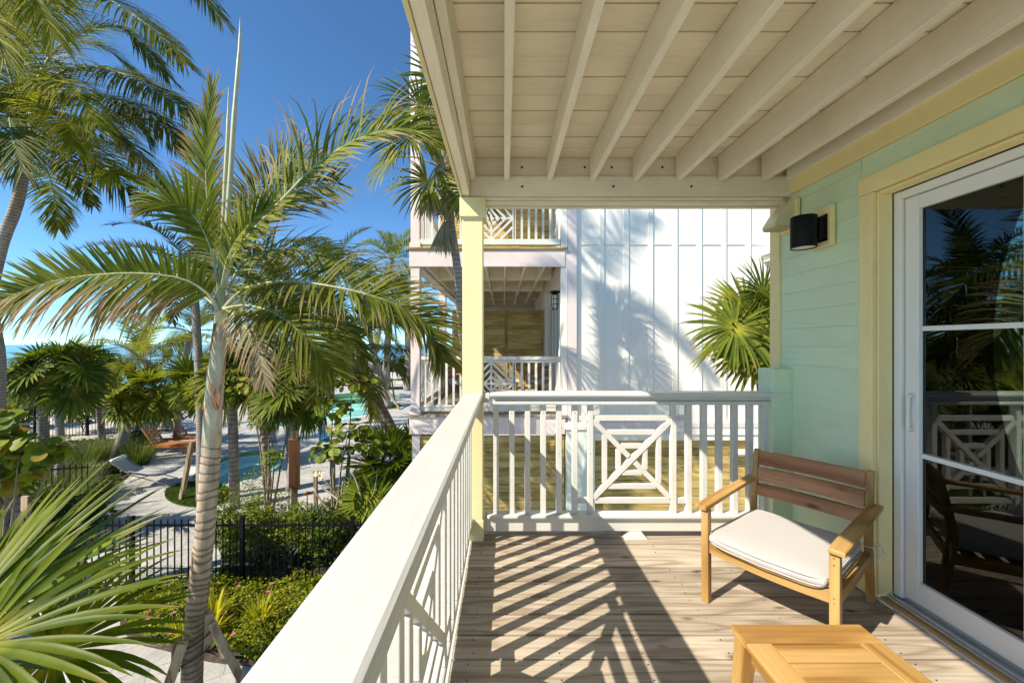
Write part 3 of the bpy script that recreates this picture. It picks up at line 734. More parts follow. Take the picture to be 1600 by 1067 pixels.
NB('pier', M['pink'], XL+.02, XL+.16, YF+.02, YF+.16, GZ, -.22)
MB().box(1.0, 9.0, YF+.3, 7.5, GZ, -.1).build('dark_crawl_wall', M['mulch'], nh)
# horizontal plank skirting below
for (xa, xb) in ((XL+.17, 1.10), (1.64, 4.39)):
    k = 0; z = -.235 if xa < 0 else -.31
    while z > GZ:
        NB('skirt_plank', M['pt'], xa, xb, YF+.06, YF+.085, z-.140, z, bevel=.003); z -= .1465
NB('skirt_stud', M['ptz'], XL+.17, 1.1, YF+.087, YF+.12, GZ, -.3)
# balcony floors
XO = XL-.045
for lv, zt in enumerate((.155, 3.155, 6.155)):
    for k in range(48):
        yk = YF-.05+.1465*k
        if lv < 2 and (lv == 0 or k < 3): NB('floor_board', M['deck'] if lv == 0 else M['pt'], XO, 1.14, yk, yk+.142, zt-.036, zt, bevel=.003)
    if lv: MB().box(XO, 1.14, YF+.39, 13.9, zt-.036, zt).build('floor_sheet', M['cream_x'], nh)
    NB('front_fascia', M['pink'], XL-.02, 1.10, YF-.02, YF+.02, zt-.345, zt-.040)
    NB('side_fascia', M['pink'], XL-.02, XL+.02, YF+.022, 13.9, zt-.345, zt-.040)
    if lv == 0: continue
    zb = zt-.345
    for k in range(7):
        x = XL+.235+.36*k; NB('joist', M['cream_y'], x, x+.04, YF+.022, 13.8, zb+.01, zt-.04)
    for yb_, zb_ in ((8.4, zb+.0), (10.15, zb), (12.1, zb), (13.7, zb)):
        NB('cross_beam', M['cream_x'], XL+.022, XR-.10, yb_, yb_+.05, zb_+.005, zt-.045)
    NB('edge_beam', M['house_white'], XL+.022, XL+.16, YF+.022, 13.9, zb-.0, zb+.16)
    NB('wall_beam', M['pink'], XR-.085, XR-.002, YF+.13, 13.8, zb-.0, zb+.14)
# end wall
MB().box(XL, XR, 13.9, 14.0, -.1, 9).build('end_wall', M['house_white'], nh)
NB('end_band', M['pink'], XL, XR, 13.86, 13.899, 2.62, 2.79)
for k in range(7): NB('batten', M['house_white'], XL+.3+.4*k, XL+.35+.4*k, 13.87, 13.899, .16, 2.61)
# posts
for y in (YF, 10.0, 13.2):
    for (z0, z1) in ((.156, 2.808), (3.156, 5.808), (6.156, 8.9)):
        NB('post', M['pink'], XL, XL+.160, y, y+.16, z0, z1)
        if y < 7: NB('post_foot', M['pink'], XL-.018, XL+.178, y-.018, y+.178, z0, z0+.09)
# railings
def n_bal(par, x, y, z): link('baluster', NBAL, par, (x, y, z))
NBAL = MB().box(-.02, .02, -.02, .02, -.39, .39).mesh('baluster', M['white'])
for lv, zt in enumerate((.155, 3.155)):
    rl = MB(); rl.box(XL+.162, 1.028, YF+.02, YF+.13, zt+.985, zt+1.045); rl.box(XL+.162, 1.028, YF+.045, YF+.105, zt+.935, zt+.984)
    rl.box(XL+.162, 1.028, YF+.045, YF+.105, zt+.125, zt+.165); rl.box(XL+.162, 1.028, YF+.055, YF+.095, zt+.05, zt+.123)
    rail = rl.build('front_rail', M['white'], nh, .005)
    pc = -.225; hp = .405
    xs = []
    x = .20
    while x < .98: xs.append(x); x += .129
    x = -.65
    while x > XL+.2: xs.append(x); x -= .129
    for x in xs: link('baluster', NBAL, rail, (x, YF+.075, zt+.55))
    pcz = zt+.55
    for s in (-1, 1): MB().box(pc+s*hp-.02, pc+s*hp+.02, YF+.055, YF+.095, pcz-.385, pcz+.385).build('panel_post', M['white'], rail)
    MB().box(pc-.018, pc+.018, YF+.06, YF+.09, pcz-.385, pcz+.385).build('panel_cross', M['white'], rail)
    for s in (-1, 1): MB().box(pc+(.0185 if s > 0 else -hp+.021), pc+(hp-.021 if s > 0 else -.0185), YF+.06, YF+.09, pcz-.018, pcz+.018).build('panel_cross', M['white'], rail)
    for r_ in (.135, .265, .395, .55):
        for sx in (-1, 1):
            for sz in (-1, 1):
                a = Vector((pc+sx*r_, YF+.075, pcz)); b = Vector((pc, YF+.075, pcz+sz*r_))
                if r_ > .39:
                    L = hp-.02; t0 = (r_-L)/r_; t0 = max(t0, .03); a2 = a.lerp(b, t0); Lz = .385; t1 = min(Lz/r_, .97); b2 = a.lerp(b, t1); a, b = a2, b2
                else: a, b = a.lerp(b, .07), a.lerp(b, .93)
                MB().beam(a, b, .036, .026, (0, 1, 0)).build('panel_diagonal', M['white'], rail)
    for (ya, yb2) in ((YF+.162, 9.998), (10.162, 13.18)):
        rl = MB(); rl.box(XL+.02, XL+.13, ya, yb2, zt+.985, zt+1.045); rl.box(XL+.045, XL+.105, ya, yb2, zt+.935, zt+.984)
        rl.box(XL+.045, XL+.105, ya, yb2, zt+.125, zt+.165); rl.box(XL+.055, XL+.095, ya, yb2, zt+.05, zt+.123)
        rail = rl.build('side_rail', M['white'], nh, .005)
        y = ya+.13
        while y < yb2-.05: link('baluster', NBAL, rail, (XL+.075, y, zt+.55)); y += .129
NB('flat_upper_rail', M['pale_green'], XL+.165, 1.02, YF+.0, YF+.018, 3.21, 3.31)
# privacy partitions of horizontal planks
for (zt, Yp, xa) in ((.155, 10.8, -1.45), (3.155, 8.9, -1.45)):
    z = zt+.06
    while z < zt+2.1: NB('partition_plank', M['pt'], xa, 1.10, Yp, Yp+.03, z, z+.130, bevel=.004); z += .1345
    NB('partition_post', M['ptz'], .03, .11, Yp-.03, Yp-.001, zt, zt+2.19)
    NB('partition_post', M['ptz'], 1.06, 1.11, Yp-.028, Yp-.001, zt, zt+2.19)
    NB('partition_cap', M['pt'], xa, 1.115, Yp-.04, Yp+.05, zt+2.193, zt+2.225)
# side wall details: battens, pink-cased blue door
for k in range(14):
    y = YF+.42+.4*k
    if 7.55 < y < 9.9: continue
    NB('batten', M['house_white'], XR-.02, XR-.001, y, y+.06, .16, 2.8, bevel=.002)
for zt in (.155, 3.155):
    NB('side_door_casing', M['pink'], XR-.03, XR-.001, 9.32, 9.55, zt, zt+2.2)
    NB('side_door_casing', M['house_white'], XR-.03, XR-.001, 7.62, 7.72, zt, zt+2.2)
    NB('side_door', M['bluedoor'], XR-.020, XR-.001, 7.725, 9.315, zt+.03, zt+2.1)
    for y in (7.8, 8.3, 8.8): NB('side_door_stile', M['house_white'], XR-.032, XR-.0205, y, y+.05, zt+.05, zt+2.05, bevel=.002)
# roof
MB().box(XL-.3, 9.5, YF-.4, 14.4, 9.62, 9.8).build('roof', M['house_white'], nh)
NB('soffit_bracket', M['house_white'], 4.60, 5.1, 6.55, YF+.02, 3.00, 3.10)
NB('soffit_bracket', M['house_white'], 4.68, 5.1, 6.62, YF+.02, 2.90, 2.998)
dp = MB(); dp.tube(crom([(4.10, YF-.04, -.50), (4.16, YF-.06, -.505), (4.40, YF-.06, -.51), (4.6, YF-.06, -.52)], 10), .06, 12); dp.tube([(4.06, YF-.04, -.5), (4.13, YF-.05, -.502)], .072, 12)
dp.build('drain_pipe', M['house_white'], nh, 0, True)

# caged lantern on the neighbour's wall
ln = thing('caged_lantern', 'black caged marine lantern on the wall of the neighbouring balcony', 'wall light', (1.0, 7.5, 2.3))
lx, ly = 1.0, 7.5
def lathe(prof, cx, cy, n=16):
    vs = []
    for r_, z_ in prof:
        for k in range(n): a = 2*math.pi*k/n; vs.append((cx+r_*math.cos(a), cy+r_*math.sin(a), z_))
    return MB().add(vs, [(i*n+k, i*n+(k+1) % n, (i+1)*n+(k+1) % n, (i+1)*n+k) for i in range(len(prof)-1) for k in range(n)])
lathe([(.001, 2.47), (.05, 2.465), (.11, 2.435), (.115, 2.425), (.06, 2.43), (.055, 2.38), (.001, 2.38)], lx, ly).build('cap', M['black'], ln, 0, True)
lathe([(.05, 2.379), (.052, 2.2), (.035, 2.13), (.001, 2.115)], lx, ly).build('globe', M['lensg'], ln, 0, True)
cg = MB()
for k in range(6):
    a = 2*math.pi*k/6; c, s_ = math.cos(a), math.sin(a)
    cg.tube(crom([(lx+.065*c, ly+.065*s_, 2.40), (lx+.067*c, ly+.067*s_, 2.2), (lx+.045*c, ly+.045*s_, 2.11), (lx, ly, 2.095)], 8), .006, 6)
for z in (2.3, 2.2): cg.tube([(lx+.067*math.cos(2*math.pi*k/16), ly+.067*math.sin(2*math.pi*k/16), z) for k in range(17)], .005, 6, False)
cg.build('cage', M['black'], ln)
ar = MB(); ar.beam((lx, ly, 2.45), (XR-.01, ly, 2.45), .03, .03); ar.box(XR-.04, XR-.002, ly-.05, ly+.05, 2.26, 2.47); ar.build('bracket', M['black'], ln)
# chairs and a table on the neighbour's lower balcony
def simple_chair(nm, lab, x, y, rz, z0=.156):
    t = thing(nm, lab, 'chair', (x, y, z0), rz, None, True)
    for sx in (-.26, .26):
        MB().box(sx-.02, sx+.02, -.02, .02, 0, .56).build('front_leg', M['teak_z'], t, .003)
        MB().beam((sx, .6, 0), (sx, .66, .74), .035, .04, (0, 1, 0)).build('back_leg', M['teak_z'], t, .003)
        MB().box(sx-.03, sx+.03, -.04, .66, .561, .585).build('armrest', M['teak_y'], t, .004)
    MB().box(-.238, .238, -.02, .01, .30, .35).build('front_rail', M['teak_x'], t, .003)
    for z in (.44, .54, .64): MB().box(-.238, .238, .625, .645, z, z+.08).build('back_slat', M['teak_back'], t, .003)
    MB().box(-.235, .235, 0.012, .60, .32, .40).build('cushion', M['fabric'], t, .03, seg=3)
simple_chair('lounge_chair', 'teak chair on the neighbour balcony, close by its blue door', .70, 9.1, R(-35))
simple_chair('lounge_chair', 'teak chair on the neighbour balcony, behind the lattice panel and left of the small table', -.75, 8.9, R(40))
t = thing('side_table', 'small teak table with white top between the chairs on the neighbour balcony', 'table', (.1, 8.8, .156), 0, None, True)
MB().box(-.25, .25, -.25, .25, .42, .45).build('table_top', M['white_x'], t, .004)
for sx in (-.2, .2):
    for sy in (-.2, .2): MB().box(sx-.02, sx+.02, sy-.02, sy+.02, 0, .419).build('leg', M['teak_z'], t)
# ================================================================ ground, pool, beach, sea
def g2(px, py): p = G(px, py); return (p.x, p.y)
def smooth_poly(pts, n=3):
    pts = list(pts); q = [Vector((p[0], p[1], 0)) for p in pts]; L = len(q); out = []
    for i in range(L):
        a, b, c, d = q[i-1], q[i], q[(i+1) % L], q[(i+2) % L]
        for k in range(n):
            t = k/n; v = 0.5*((2*b)+(c-a)*t+(2*a-5*b+4*c-d)*t*t+(3*b-a-3*c+d)*t**3); out.append((v.x, v.y))
    return out
def inside(p, poly):
    x, y = p; r = False; n = len(poly)
    for i in range(n):
        x1, y1 = poly[i]; x2, y2 = poly[(i+1) % n]
        if (y1 > y) != (y2 > y) and x < (x2-x1)*(y-y1)/(y2-y1)+x1: r = not r
    return r
def offset_poly(poly, d):
    n = len(poly); out = []; area = sum(poly[i][0]*poly[(i+1) % n][1]-poly[(i+1) % n][0]*poly[i][1] for i in range(n)); s = 1 if area > 0 else -1
    for i in range(n):
        a = Vector(poly[i-1]); b = Vector(poly[i]); c = Vector(poly[(i+1) % n]); t = (c-a).normalized()
        out.append((b.x+t.y*d*s, b.y-t.x*d*s))
    return out
POOL = smooth_poly([g2(*p) for p in [(335,758),(385,750),(420,738),(441,722),(437,706),(405,703),(362,710),(320,726),(300,745),(310,755)]], 3)
POOL2 = smooth_poly([g2(*p) for p in [(400,661),(450,667),(500,662),(530,657),(562,651),(577,645),(573,638),(590,633),(612,627),(628,620),(600,614),(545,614),(505,619),(478,632),(440,644),(400,650)]], 3)
POOLS = [POOL, POOL2]
coast = [(-700, 650), (-200, 646), (0, 644), (60, 641), (130, 625), (250, 602), (420, 588), (520, 581), (700, 574), (1700, 572)]
LAND = [(60, -12), (-34, -12)]+[g2(*p) for p in coast][::1]
o_ = struct('ground', (0, 0, GZ))
MB().prism(LAND, GZ-1.9, GZ-.012, POOLS).build('sandy_ground', M['sand'], o_)
MB().box(-2500, 2500, -200, 6000, GZ-1.45, GZ-1.4).build('sea', M['sea'])['kind'] = 'structure'
PAV = [(-10.9, 2.0), (-11, 8), (-13.6, 13), g2(100, 690), g2(190, 684), g2(262, 650), g2(330, 622), g2(420, 608), g2(560, 600), g2(700, 598), (7, 36), (7, 2)]
pav = struct('paving', (0, 0, GZ), 'pale silver travertine paving of the pool terrace')
MB().prism(PAV, GZ-.010, GZ-.006, POOLS).build('paving_bed', M['travertine'], pav)
BED_A = smooth_poly([(-6.35, 6.9), (-6.3, 6.3), (-5.6, 5.75), (-4.9, 5.55), (-4.1, 5.35), (-3.2, 5.25), (-2.2, 5.2), (-1.0, 5.3), (-1.0, 6.9)], 2)
BED_B = [(-5.15, 6.88)]+[g2(*p) for p in [(350,860),(375,822),(425,812),(450,806),(490,800),(530,772),(575,752),(640,738)]]+[(-1.0, 12.5), (-1.0, 6.88)]
BED_C = smooth_poly([(-9.0, 6.9)]+[g2(*p) for p in [(120,860),(152,820),(163,790),(180,762),(215,730),(243,705),(232,690),(190,686),(100,690)]]+[(-24, 16), (-24, 6.9)], 2)
LAWN_D = [g2(310+53*math.cos(a), 773+20*math.sin(a)) for a in [2*math.pi*k/28 for k in range(28)]]
LAWN_E = [g2(598+29*math.cos(a), 634+5.5*math.sin(a)) for a in [2*math.pi*k/24 for k in range(24)]]
LAWN_F = [g2(628+45*math.cos(a), 606.5+2.4*math.sin(a)) for a in [2*math.pi*k/24 for k in range(24)]]
def bed(name, poly, m, z=.045):
    b = MB().prism(poly, GZ-.02, GZ+z).build(name, m); b['kind'] = 'structure'; return b
bed('planting_bed', BED_A, M['mulch']); bed('planting_bed', BED_B, M['mulch']); bed('planting_bed', BED_C, M['mulch'])
bed('lawn', LAWN_D, M['lawn'], .03); bed('lawn', LAWN_E, M['lawn'], .03); bed('lawn', LAWN_F, M['lawn'], .03)
# pavers, nearest ones as single stones
tw, th_ = .90, .60; ang = R(28); ca, sa = math.cos(ang), math.sin(ang); cand = []
for i in range(-34, 34):
    for j in range(-10, 60):
        u = i*tw+(tw/2 if j % 2 else 0); v = j*th_
        x = u*ca-v*sa; y = u*sa+v*ca
        if y < 3.4: continue
        px, py = 787+600*x/y, 537+4.43*600/y
        if not (-120 < px < 660) or not inside((x, y), PAV): continue
        if px > 400 and y < 6.9 and x > -2: continue
        cs = [(x+(a*tw/2)*ca-(b*th_/2)*sa, y+(a*tw/2)*sa+(b*th_/2)*ca) for a in (-1, 1) for b in (-1, 1)]
        if any(inside(c, Q) for c in cs for Q in POOLS): continue
        if any(all(inside(c, B) for c in cs) for B in (BED_A, BED_B, BED_C, LAWN_D)): continue
        cand.append((y, x))
cand.sort()
pm = MB().box(-tw/2+.003, tw/2-.003, -th_/2+.003, th_/2-.003, -.009, 0).mesh('paver', M['travertine'])
for y, x in cand[:300]:
    o = link('paver', pm, pav, (x, y, GZ+random.Random(x*y).uniform(-.0015, .001))); o.rotation_euler.z = ang
far = MB()
for y, x in cand[300:1500]:
    vs = [(x+(a*(tw/2-.004))*ca-(b*(th_/2-.004))*sa, y+(a*(tw/2-.004))*sa+(b*(th_/2-.004))*ca, GZ) for a, b in ((-1,-1),(1,-1),(1,1),(-1,1))]
    far.add(vs, [(0, 1, 2, 3)])
if far.v: far.build('far_pavers', M['travertine'], pav)['kind'] = 'stuff'
# pool
def make_pool(PL, lab):
    pool = struct('swimming_pool', (PL[0][0], PL[0][1], GZ), lab)
    basin = MB(); n = len(PL)
    basin.add([(x, y, GZ-.005) for x, y in PL]+[(x, y, GZ-.95) for x, y in PL], [(i, (i+1) % n, n+(i+1) % n, n+i) for i in range(n)])
    basin.prism(PL, GZ-.95, GZ-.95); basin.build('basin', M['plaster'], pool)
    st = MB(); st.prism(PL, GZ-.50, GZ-.48, [offset_poly(PL, -.45)]); st.build('step_ledge', M['plaster'], pool)
    MB().prism(PL, GZ-.09, GZ-.09).build('water', M['water'], pool)
    MB().prism(offset_poly(PL, .32), GZ-.008, GZ+.006, [offset_poly(PL, -.02)]).build('coping', M['coping'], pool)
    return pool
pool = make_pool(POOL, 'near pool with steps and a handrail'); make_pool(POOL2, 'farther turquoise pool')
hr = MB(); a = G(412, 742); hr.tube(crom([a+Vector((0, 0, 0)), a+Vector((.0, 0, .75)), a+Vector((.25, .2, .8)), a+Vector((.7, .6, .45)), a+Vector((.75, .65, -.3))], 20), .022, 8)
hr.build('handrail', M['steel'], pool, 0, True)

# ================================================================ fences
PK = MB().box(-.008, .008, -.008, .008, 0, 1.28).add([(-.008,-.008,1.28),(.008,-.008,1.28),(.008,.008,1.28),(-.008,.008,1.28),(0,0,1.31)], [(0,1,4),(1,2,4),(2,3,4),(3,0,4)]).mesh('picket', M['fence_black'])
def fence(label, a, b, grp=None, posts=1.97, off=0, zb=GZ):
    a = Vector((*a, zb)); b = Vector((*b, zb)); d = b-a; L = d.length; u = d/L; rz = math.atan2(u.y, u.x)
    t = thing('metal_fence', label, 'fence', a, 0, grp)
    s = 0; k = 0
    for z, h in ((1.19, .032), (.08, .032)):
        MB().beam(a+Vector((0, 0, z)), b+Vector((0, 0, z)), .028, h).build('fence_rail', M['fence_black'], t)
    x = off
    while x < L:
        c = a+u*x; MB().box(c.x-.03, c.x+.03, c.y-.03, c.y+.03, zb-.03, zb+1.33).box(c.x-.035, c.x+.035, c.y-.035, c.y+.035, zb+1.331, zb+1.35).build('fence_post', M['fence_black'], t)
        x += posts
    x = .06
    while x < L:
        if min(abs(x-off-posts*i) for i in range(-1, 12)) > .05:
            o = link('picket', PK, t, a+u*x); o.rotation_euler.z = rz
        x += .1232
fence('black metal picket fence running straight across the garden behind the tall ringed palm', (-10.62, 6.86), (-1.78, 6.86), None, 1.97, .04)
fence('short black picket fence half hidden in the grasses at the left edge', (-14.2, 9.2), (-10.9, 10.1))
fence('distant black picket fence between the left planting and the beach sand', (-22.0, 18.0), (-16.4, 19.6))
# ================================================================ small garden things
# cedar box on a treated post
b0 = Vector((-4.93, 9.05, GZ))
t = thing('cedar_box_post', 'red cedar box fixed round a pale treated timber post among the shrubs', 'post', b0, 0)
def rbox(nm, par, c, hx, hy, z0, z1, rz, m, bev=.004):
    vs = []; ca_, sa_ = math.cos(rz), math.sin(rz)
    for z in (z0, z1):
        for sx, sy in ((-1,-1),(1,-1),(1,1),(-1,1)): vs.append((c.x+sx*hx*ca_-sy*hy*sa_, c.y+sx*hx*sa_+sy*hy*ca_, z))
    return MB().add(vs, [(0,3,2,1),(4,5,6,7),(0,1,5,4),(1,2,6,5),(2,3,7,6),(3,0,4,7)]).build(nm, m, par, bev)
rbox('timber_post', t, b0, .068, .068, GZ, -.62, R(28), M['ptz'])
for z0, z1 in ((-1.93, -1.42), (-1.415, -.80)): rbox('box_side', t, b0, .118, .118, z0, z1, R(28), M['cedar'])
rbox('conduit', t, b0+Vector((-.10, -.05, 0)), .01, .01, GZ, -1.9, 0, M['steel'], 0)
# path light
p = G(480, 800)
t = thing('path_light', 'bronze mushroom path light beside the shrubs right of the cedar box', 'path light', p)
MB().tube([p, p+Vector((0, 0, .50))], .012, 8).build('stem', M['cedar'], t)
lathe([(.002, p.z+.56), (.03, p.z+.545), (.10, p.z+.50), (.10, p.z+.495), (.02, p.z+.49)], p.x, p.y).build('hat', M['cedar'], t, 0, True)
# blue bin
p = G(507, 690)
t = thing('blue_bin', 'blue plastic bin on the pool terrace behind the round-leaved shrub', 'bin', p)
MB().beam(p, p+Vector((0, 0, .55)), .34, .34, (0, 1, 0), .40, .40).build('body', M['blue'], t, .02)
MB().beam(p+Vector((0, 0, .551)), p+Vector((0, 0, .60)), .44, .44, (0, 1, 0), .40, .40).build('lid', M['blue'], t, .01)
# sling lounger
t = thing('sling_lounger', 'grey-framed folding sling lounger on the terrace beside the dark planting', 'lounger', G(228, 757), R(14), None, True)
for s in (-.3, .3):
    f = MB(); f.tube([(-.75, s, .86), (-.35, s, .52), (.35, s, .36), (.85, s, .42)], .017, 6); f.tube([(-.80, s, .03), (.35, s, .40)], .015, 6); f.tube([(.75, s, .02), (-.30, s, .46)], .015, 6)
    f.build('side_frame', M['grey_metal'], t)
f = MB(); 
for x, z in ((-.75, .86), (.85, .42), (-.80, .03), (.75, .02)): f.tube([(x, -.3, z), (x, .3, z)], .015, 6)
f.build('cross_tube', M['grey_metal'], t)
vs = []; N = 12; pr = crom([(-.75, 0, .85), (-.35, 0, .50), (.35, 0, .33), (.83, 0, .40)], N)
for q in pr: vs += [(q.x, -.28, q.z), (q.x, .28, q.z), (q.x, -.28, q.z+.012), (q.x, .28, q.z+.012)]
MB().add(vs, [(4*i, 4*i+1, 4*i+5, 4*i+4) for i in range(N)]+[(4*i+2, 4*i+6, 4*i+7, 4*i+3) for i in range(N)]).build('sling', M['fabric'], t, 0, True)
MB().tube([(-.72, -.27, .87), (-.72, .27, .87)], .06, 10).build('head_roll', M['white'], t, 0, True)
# wooden loungers
def wood_lounger(lab, p, rz, grp=None):
    t = thing('wooden_lounger', lab, 'lounger', p, rz, grp, True)
    for s in (-.33, .33): MB().box(-1.0, 1.0, s-.03, s+.03, .24, .34).build('side_rail', M['orange'], t)
    for x in (-.85, .8):
        for s in (-.33, .33): MB().box(x-.05, x+.05, s-.025, s+.025, 0, .238).build('leg', M['orange'], t)
    for k in range(11): x = -.95+.115*k; MB().box(x, x+.09, -.3, .3, .341, .362).build('seat_slat', M['orange'], t)
    for k in range(7):
        x = .38+.055*k; z = .38+.095*k; MB().beam((x, -.3, z), (x, .3, z), .02, .085, (.5, 0, .86)).build('back_slat', M['orange'], t)
    for s in (-.28, .28): MB().beam((.34, s, .34), (.76, s, 1.0), .04, .05).build('back_frame', M['orange'], t)
wood_lounger('orange-brown wooden sun lounger with raised back, behind the fan palm left of the ringed trunk', G(262, 705)+Vector((0, 0, 0)), R(185))
wood_lounger('orange-brown wooden sun lounger, the farther one behind the raised-back lounger', G(300, 692), R(190))
wood_lounger('orange wooden lounger far off on the beach sand, the left one of the pair', G(118, 652), R(170))
wood_lounger('orange wooden lounger far off on the beach sand, the right one of the pair', G(165, 649), R(185))
# small sign board
p = G(617, 602)
t = thing('beach_sign', 'small white board on a post near the far end of the pool', 'sign', p)
MB().box(p.x-.04, p.x+.04, p.y-.04, p.y+.04, p.z, p.z+1.0).build('sign_post', M['ptz'], t)
MB().box(p.x-.45, p.x+.45, p.y-.07, p.y-.041, p.z+.7, p.z+1.4).build('sign_board', M['white'], t)
# ================================================================ plant builders
def npmesh(name, V, F, LC, mats, MI=None, smooth=False):
    me = bpy.data.meshes.new(name); V = np.asarray(V, dtype=np.float32); F = np.asarray(F, dtype=np.int32)
    k = F.shape[1]; nF = len(F)
    me.vertices.add(len(V)); me.vertices.foreach_set('co', V.ravel())
    me.loops.add(nF*k); me.loops.foreach_set('vertex_index', F.ravel())
    me.polygons.add(nF); me.polygons.foreach_set('loop_start', np.arange(0, nF*k, k, dtype=np.int32))
    try: me.polygons.foreach_set('loop_total', np.full(nF, k, dtype=np.int32))
    except Exception: pass
    for m in (mats if isinstance(mats, (list, tuple)) else [mats]): me.materials.append(m)
    if MI is not None: me.polygons.foreach_set('material_index', np.asarray(MI, dtype=np.int32))
    a = me.attributes.new('lc', 'FLOAT_COLOR', 'POINT'); LC = np.asarray(LC, dtype=np.float32)
    if LC.shape[1] == 3: LC = np.hstack([LC, np.ones((len(LC), 1), dtype=np.float32)])
    a.data.foreach_set('color', LC.ravel())
    if smooth: me.polygons.foreach_set('use_smooth', np.ones(nF, dtype=bool))
    me.update(calc_edges=True); me.validate(); return me
def strip_leaf(V, F, LC, p, d, nrm, L, w, seg, droop, rnd, brown, prof=(0.55, 1, .9, .65, .3, 0.04), fold=.0, curl=0., rg=None):
    """one leaflet: a tapering strip that sags; appended to V/F/LC; fold > 0 gives it a keel"""
    b = len(V); p = Vector(p); d = Vector(d).normalized(); sl = L/seg; cols = 3 if fold else 2
    for i in range(seg+1):
        t = i/seg; wd = d.cross(nrm)
        if wd.length < 1e-3: wd = d.cross(Vector((1, 0, 0)))
        wd.normalize(); ww = w*interp([0, .2, .45, .7, .88, 1], prof, t)/2
        br = min(1, max(0, (t-(1-brown))/max(.08, brown*.5))) if brown > 0 else 0
        if cols == 3:
            kk = wd.cross(d).normalized()
            V.append(p-wd*ww+kk*ww*fold); V.append(p.copy()); V.append(p+wd*ww+kk*ww*fold)
        else: V.append(p-wd*ww); V.append(p+wd*ww)
        for _ in range(cols): LC.append((br, rnd, t))
        if i < seg:
            p = p+d*sl; d = d+Vector((0, 0, -1))*droop*(.4+t)/seg
            if curl and rg and t > .6: d = d+Vector((rg.uniform(-1, 1), rg.uniform(-1, 1), rg.uniform(-.6, 1)))*curl
            d.normalize()
    for i in range(seg):
        for c in range(cols-1):
            F.append((b+i*cols+c, b+i*cols+c+1, b+(i+1)*cols+c+1, b+(i+1)*cols+c))
def frond(pts, n, L, w, droop, up, seed, seg=5, brown=.12, lift=.25, s0=.12, fold=.35, a0=68, a1=22, curl=0., sides=(1, -1), Lside=(1, 1), r0=.018, r1=.003, tipw=.45, stiff=(1, 1), nsamp=60, brown2=None, base_bright=0):
    """feather frond along a path; returns (blade V, F, LC, stalk MB)"""
    rg = random.Random(seed); path = crom(pts, nsamp); V, F, LC = [], [], []
    up = Vector(up)
    for i in range(n):
        s = s0+(1-s0)*(i+.5)/n; f = s*nsamp; k = min(int(f), nsamp-1); pos = path[k].lerp(path[k+1], f-k); T = (path[k+1]-path[k]).normalized()
        Sd = T.cross(up).normalized(); N = Sd.cross(T).normalized()
        u = (s-s0)/(1-s0); prof = interp([0, .12, .35, .65, .88, 1], [.45, .78, 1, .9, .62, tipw], u)
        for q, sd_ in enumerate(sides):
            if rg.random() < .04: continue
            a = R(lerp(a0, a1, u**1.3)+rg.gauss(0, 5.5)); li = lift+rg.gauss(0, .12)
            d = T*math.cos(a)+(Sd*sd_*math.cos(li)+N*math.sin(li))*math.sin(a)
            bb = (brown if q == 0 or brown2 is None else brown2)
            br = max(0, rg.gauss(bb, bb*.5)) if bb else 0
            if rg.random() < .05: br += .3
            ll = L*prof*Lside[q]*rg.uniform(.88, 1.06)
            strip_leaf(V, F, LC, pos+N*.004, d, N, ll, w*rg.uniform(.85, 1.1), seg, droop*stiff[q]*rg.choice((.5, .8, 1, 1, 1.2, 1.7)), rg.random(), min(br, .85), fold=fold, curl=curl, rg=rg)
    st = MB(); ns = 16; pp = [path[int(j*nsamp/ns)] for j in range(ns+1)]
    st.tube(pp, [lerp(r0, r1, (j/ns)**.8) for j in range(ns+1)], 6)
    return V, F, LC, st
def frond_obj(parent, mat_, stalk, args, name='frond', label=None):
    V, F, LC, st = frond(**args)
    o = org(parent); V = [v-o for v in V]
    me = npmesh(name, V, F, LC, mat_, smooth=False); ob = link(name, me, parent, None, 0, label)
    st.build('leaf_stalk', stalk, ob, 0, True); return ob
def fan(seed, R_=1.0, n=34, spread=155, pet=.8, elev=20, blade_tilt=-35, droop=.5, w=None, seg=6, brown=.08, fold=.5, split=.45, roll=0):
    """fan leaf with its stalk starting at the origin and pointing along +X"""
    rg = random.Random(seed); e = R(elev); d = Vector((math.cos(e), 0, math.sin(e)))
    path = [Vector((0, 0, 0))]; dd = d.copy()
    for i in range(8): path.append(path[-1]+dd*pet/8); dd = (dd+Vector((0, 0, -.05))).normalized()
    hub = path[-1]; be = math.atan2(dd.z, dd.x)+R(blade_tilt); D = Vector((math.cos(be), 0, math.sin(be))); Sd = Vector((0, 1, 0)); N = D.cross(Sd)*-1
    N = Sd.cross(D)*-1 if N.z < 0 else N
    V, F, LC = [], [], []
    for i in range(n):
        a = R(lerp(-spread, spread, i/(n-1))+rg.uniform(-1, 1)); ex = abs(a)/R(180)
        dr = D*math.cos(a)+Sd*math.sin(a)+N*(.18+.10*rg.uniform(-1, 1)+.12*ex)
        L = R_*lerp(1.0, .62, ex**1.5)*rg.uniform(.93, 1.05); ww = (w or R_*2*math.pi*(spread/180)/n*.62)*rg.uniform(.9, 1.1)
        strip_leaf(V, F, LC, hub, dr, N, L, ww, seg, droop*rg.uniform(.6, 1.4), rg.random(), max(0, rg.gauss(brown, .05)), prof=(.06, .62, 1, .8, .42, .05), fold=fold)
    st = MB().tube(path, [.012]*4+[.010]*5, 6)
    return V, F, LC, st
FANS = {}
def fan_mesh(kind, idx, **k):
    key = (kind, idx)
    if key not in FANS:
        V, F, LC, st = fan(seed=idx*7+1, **k); m = {'lime': M['palmetto_leaf'], 'fan': M['fan'], 'bright': M['fan_bright'], 'blue': M['fan_blue'], 'dead': M['dead']}[kind.split('_')[0]]
        FANS[key] = (npmesh('frond', V, F, LC, m), st.mesh('leaf_stalk', M['stalk'], True))
    return FANS[key]
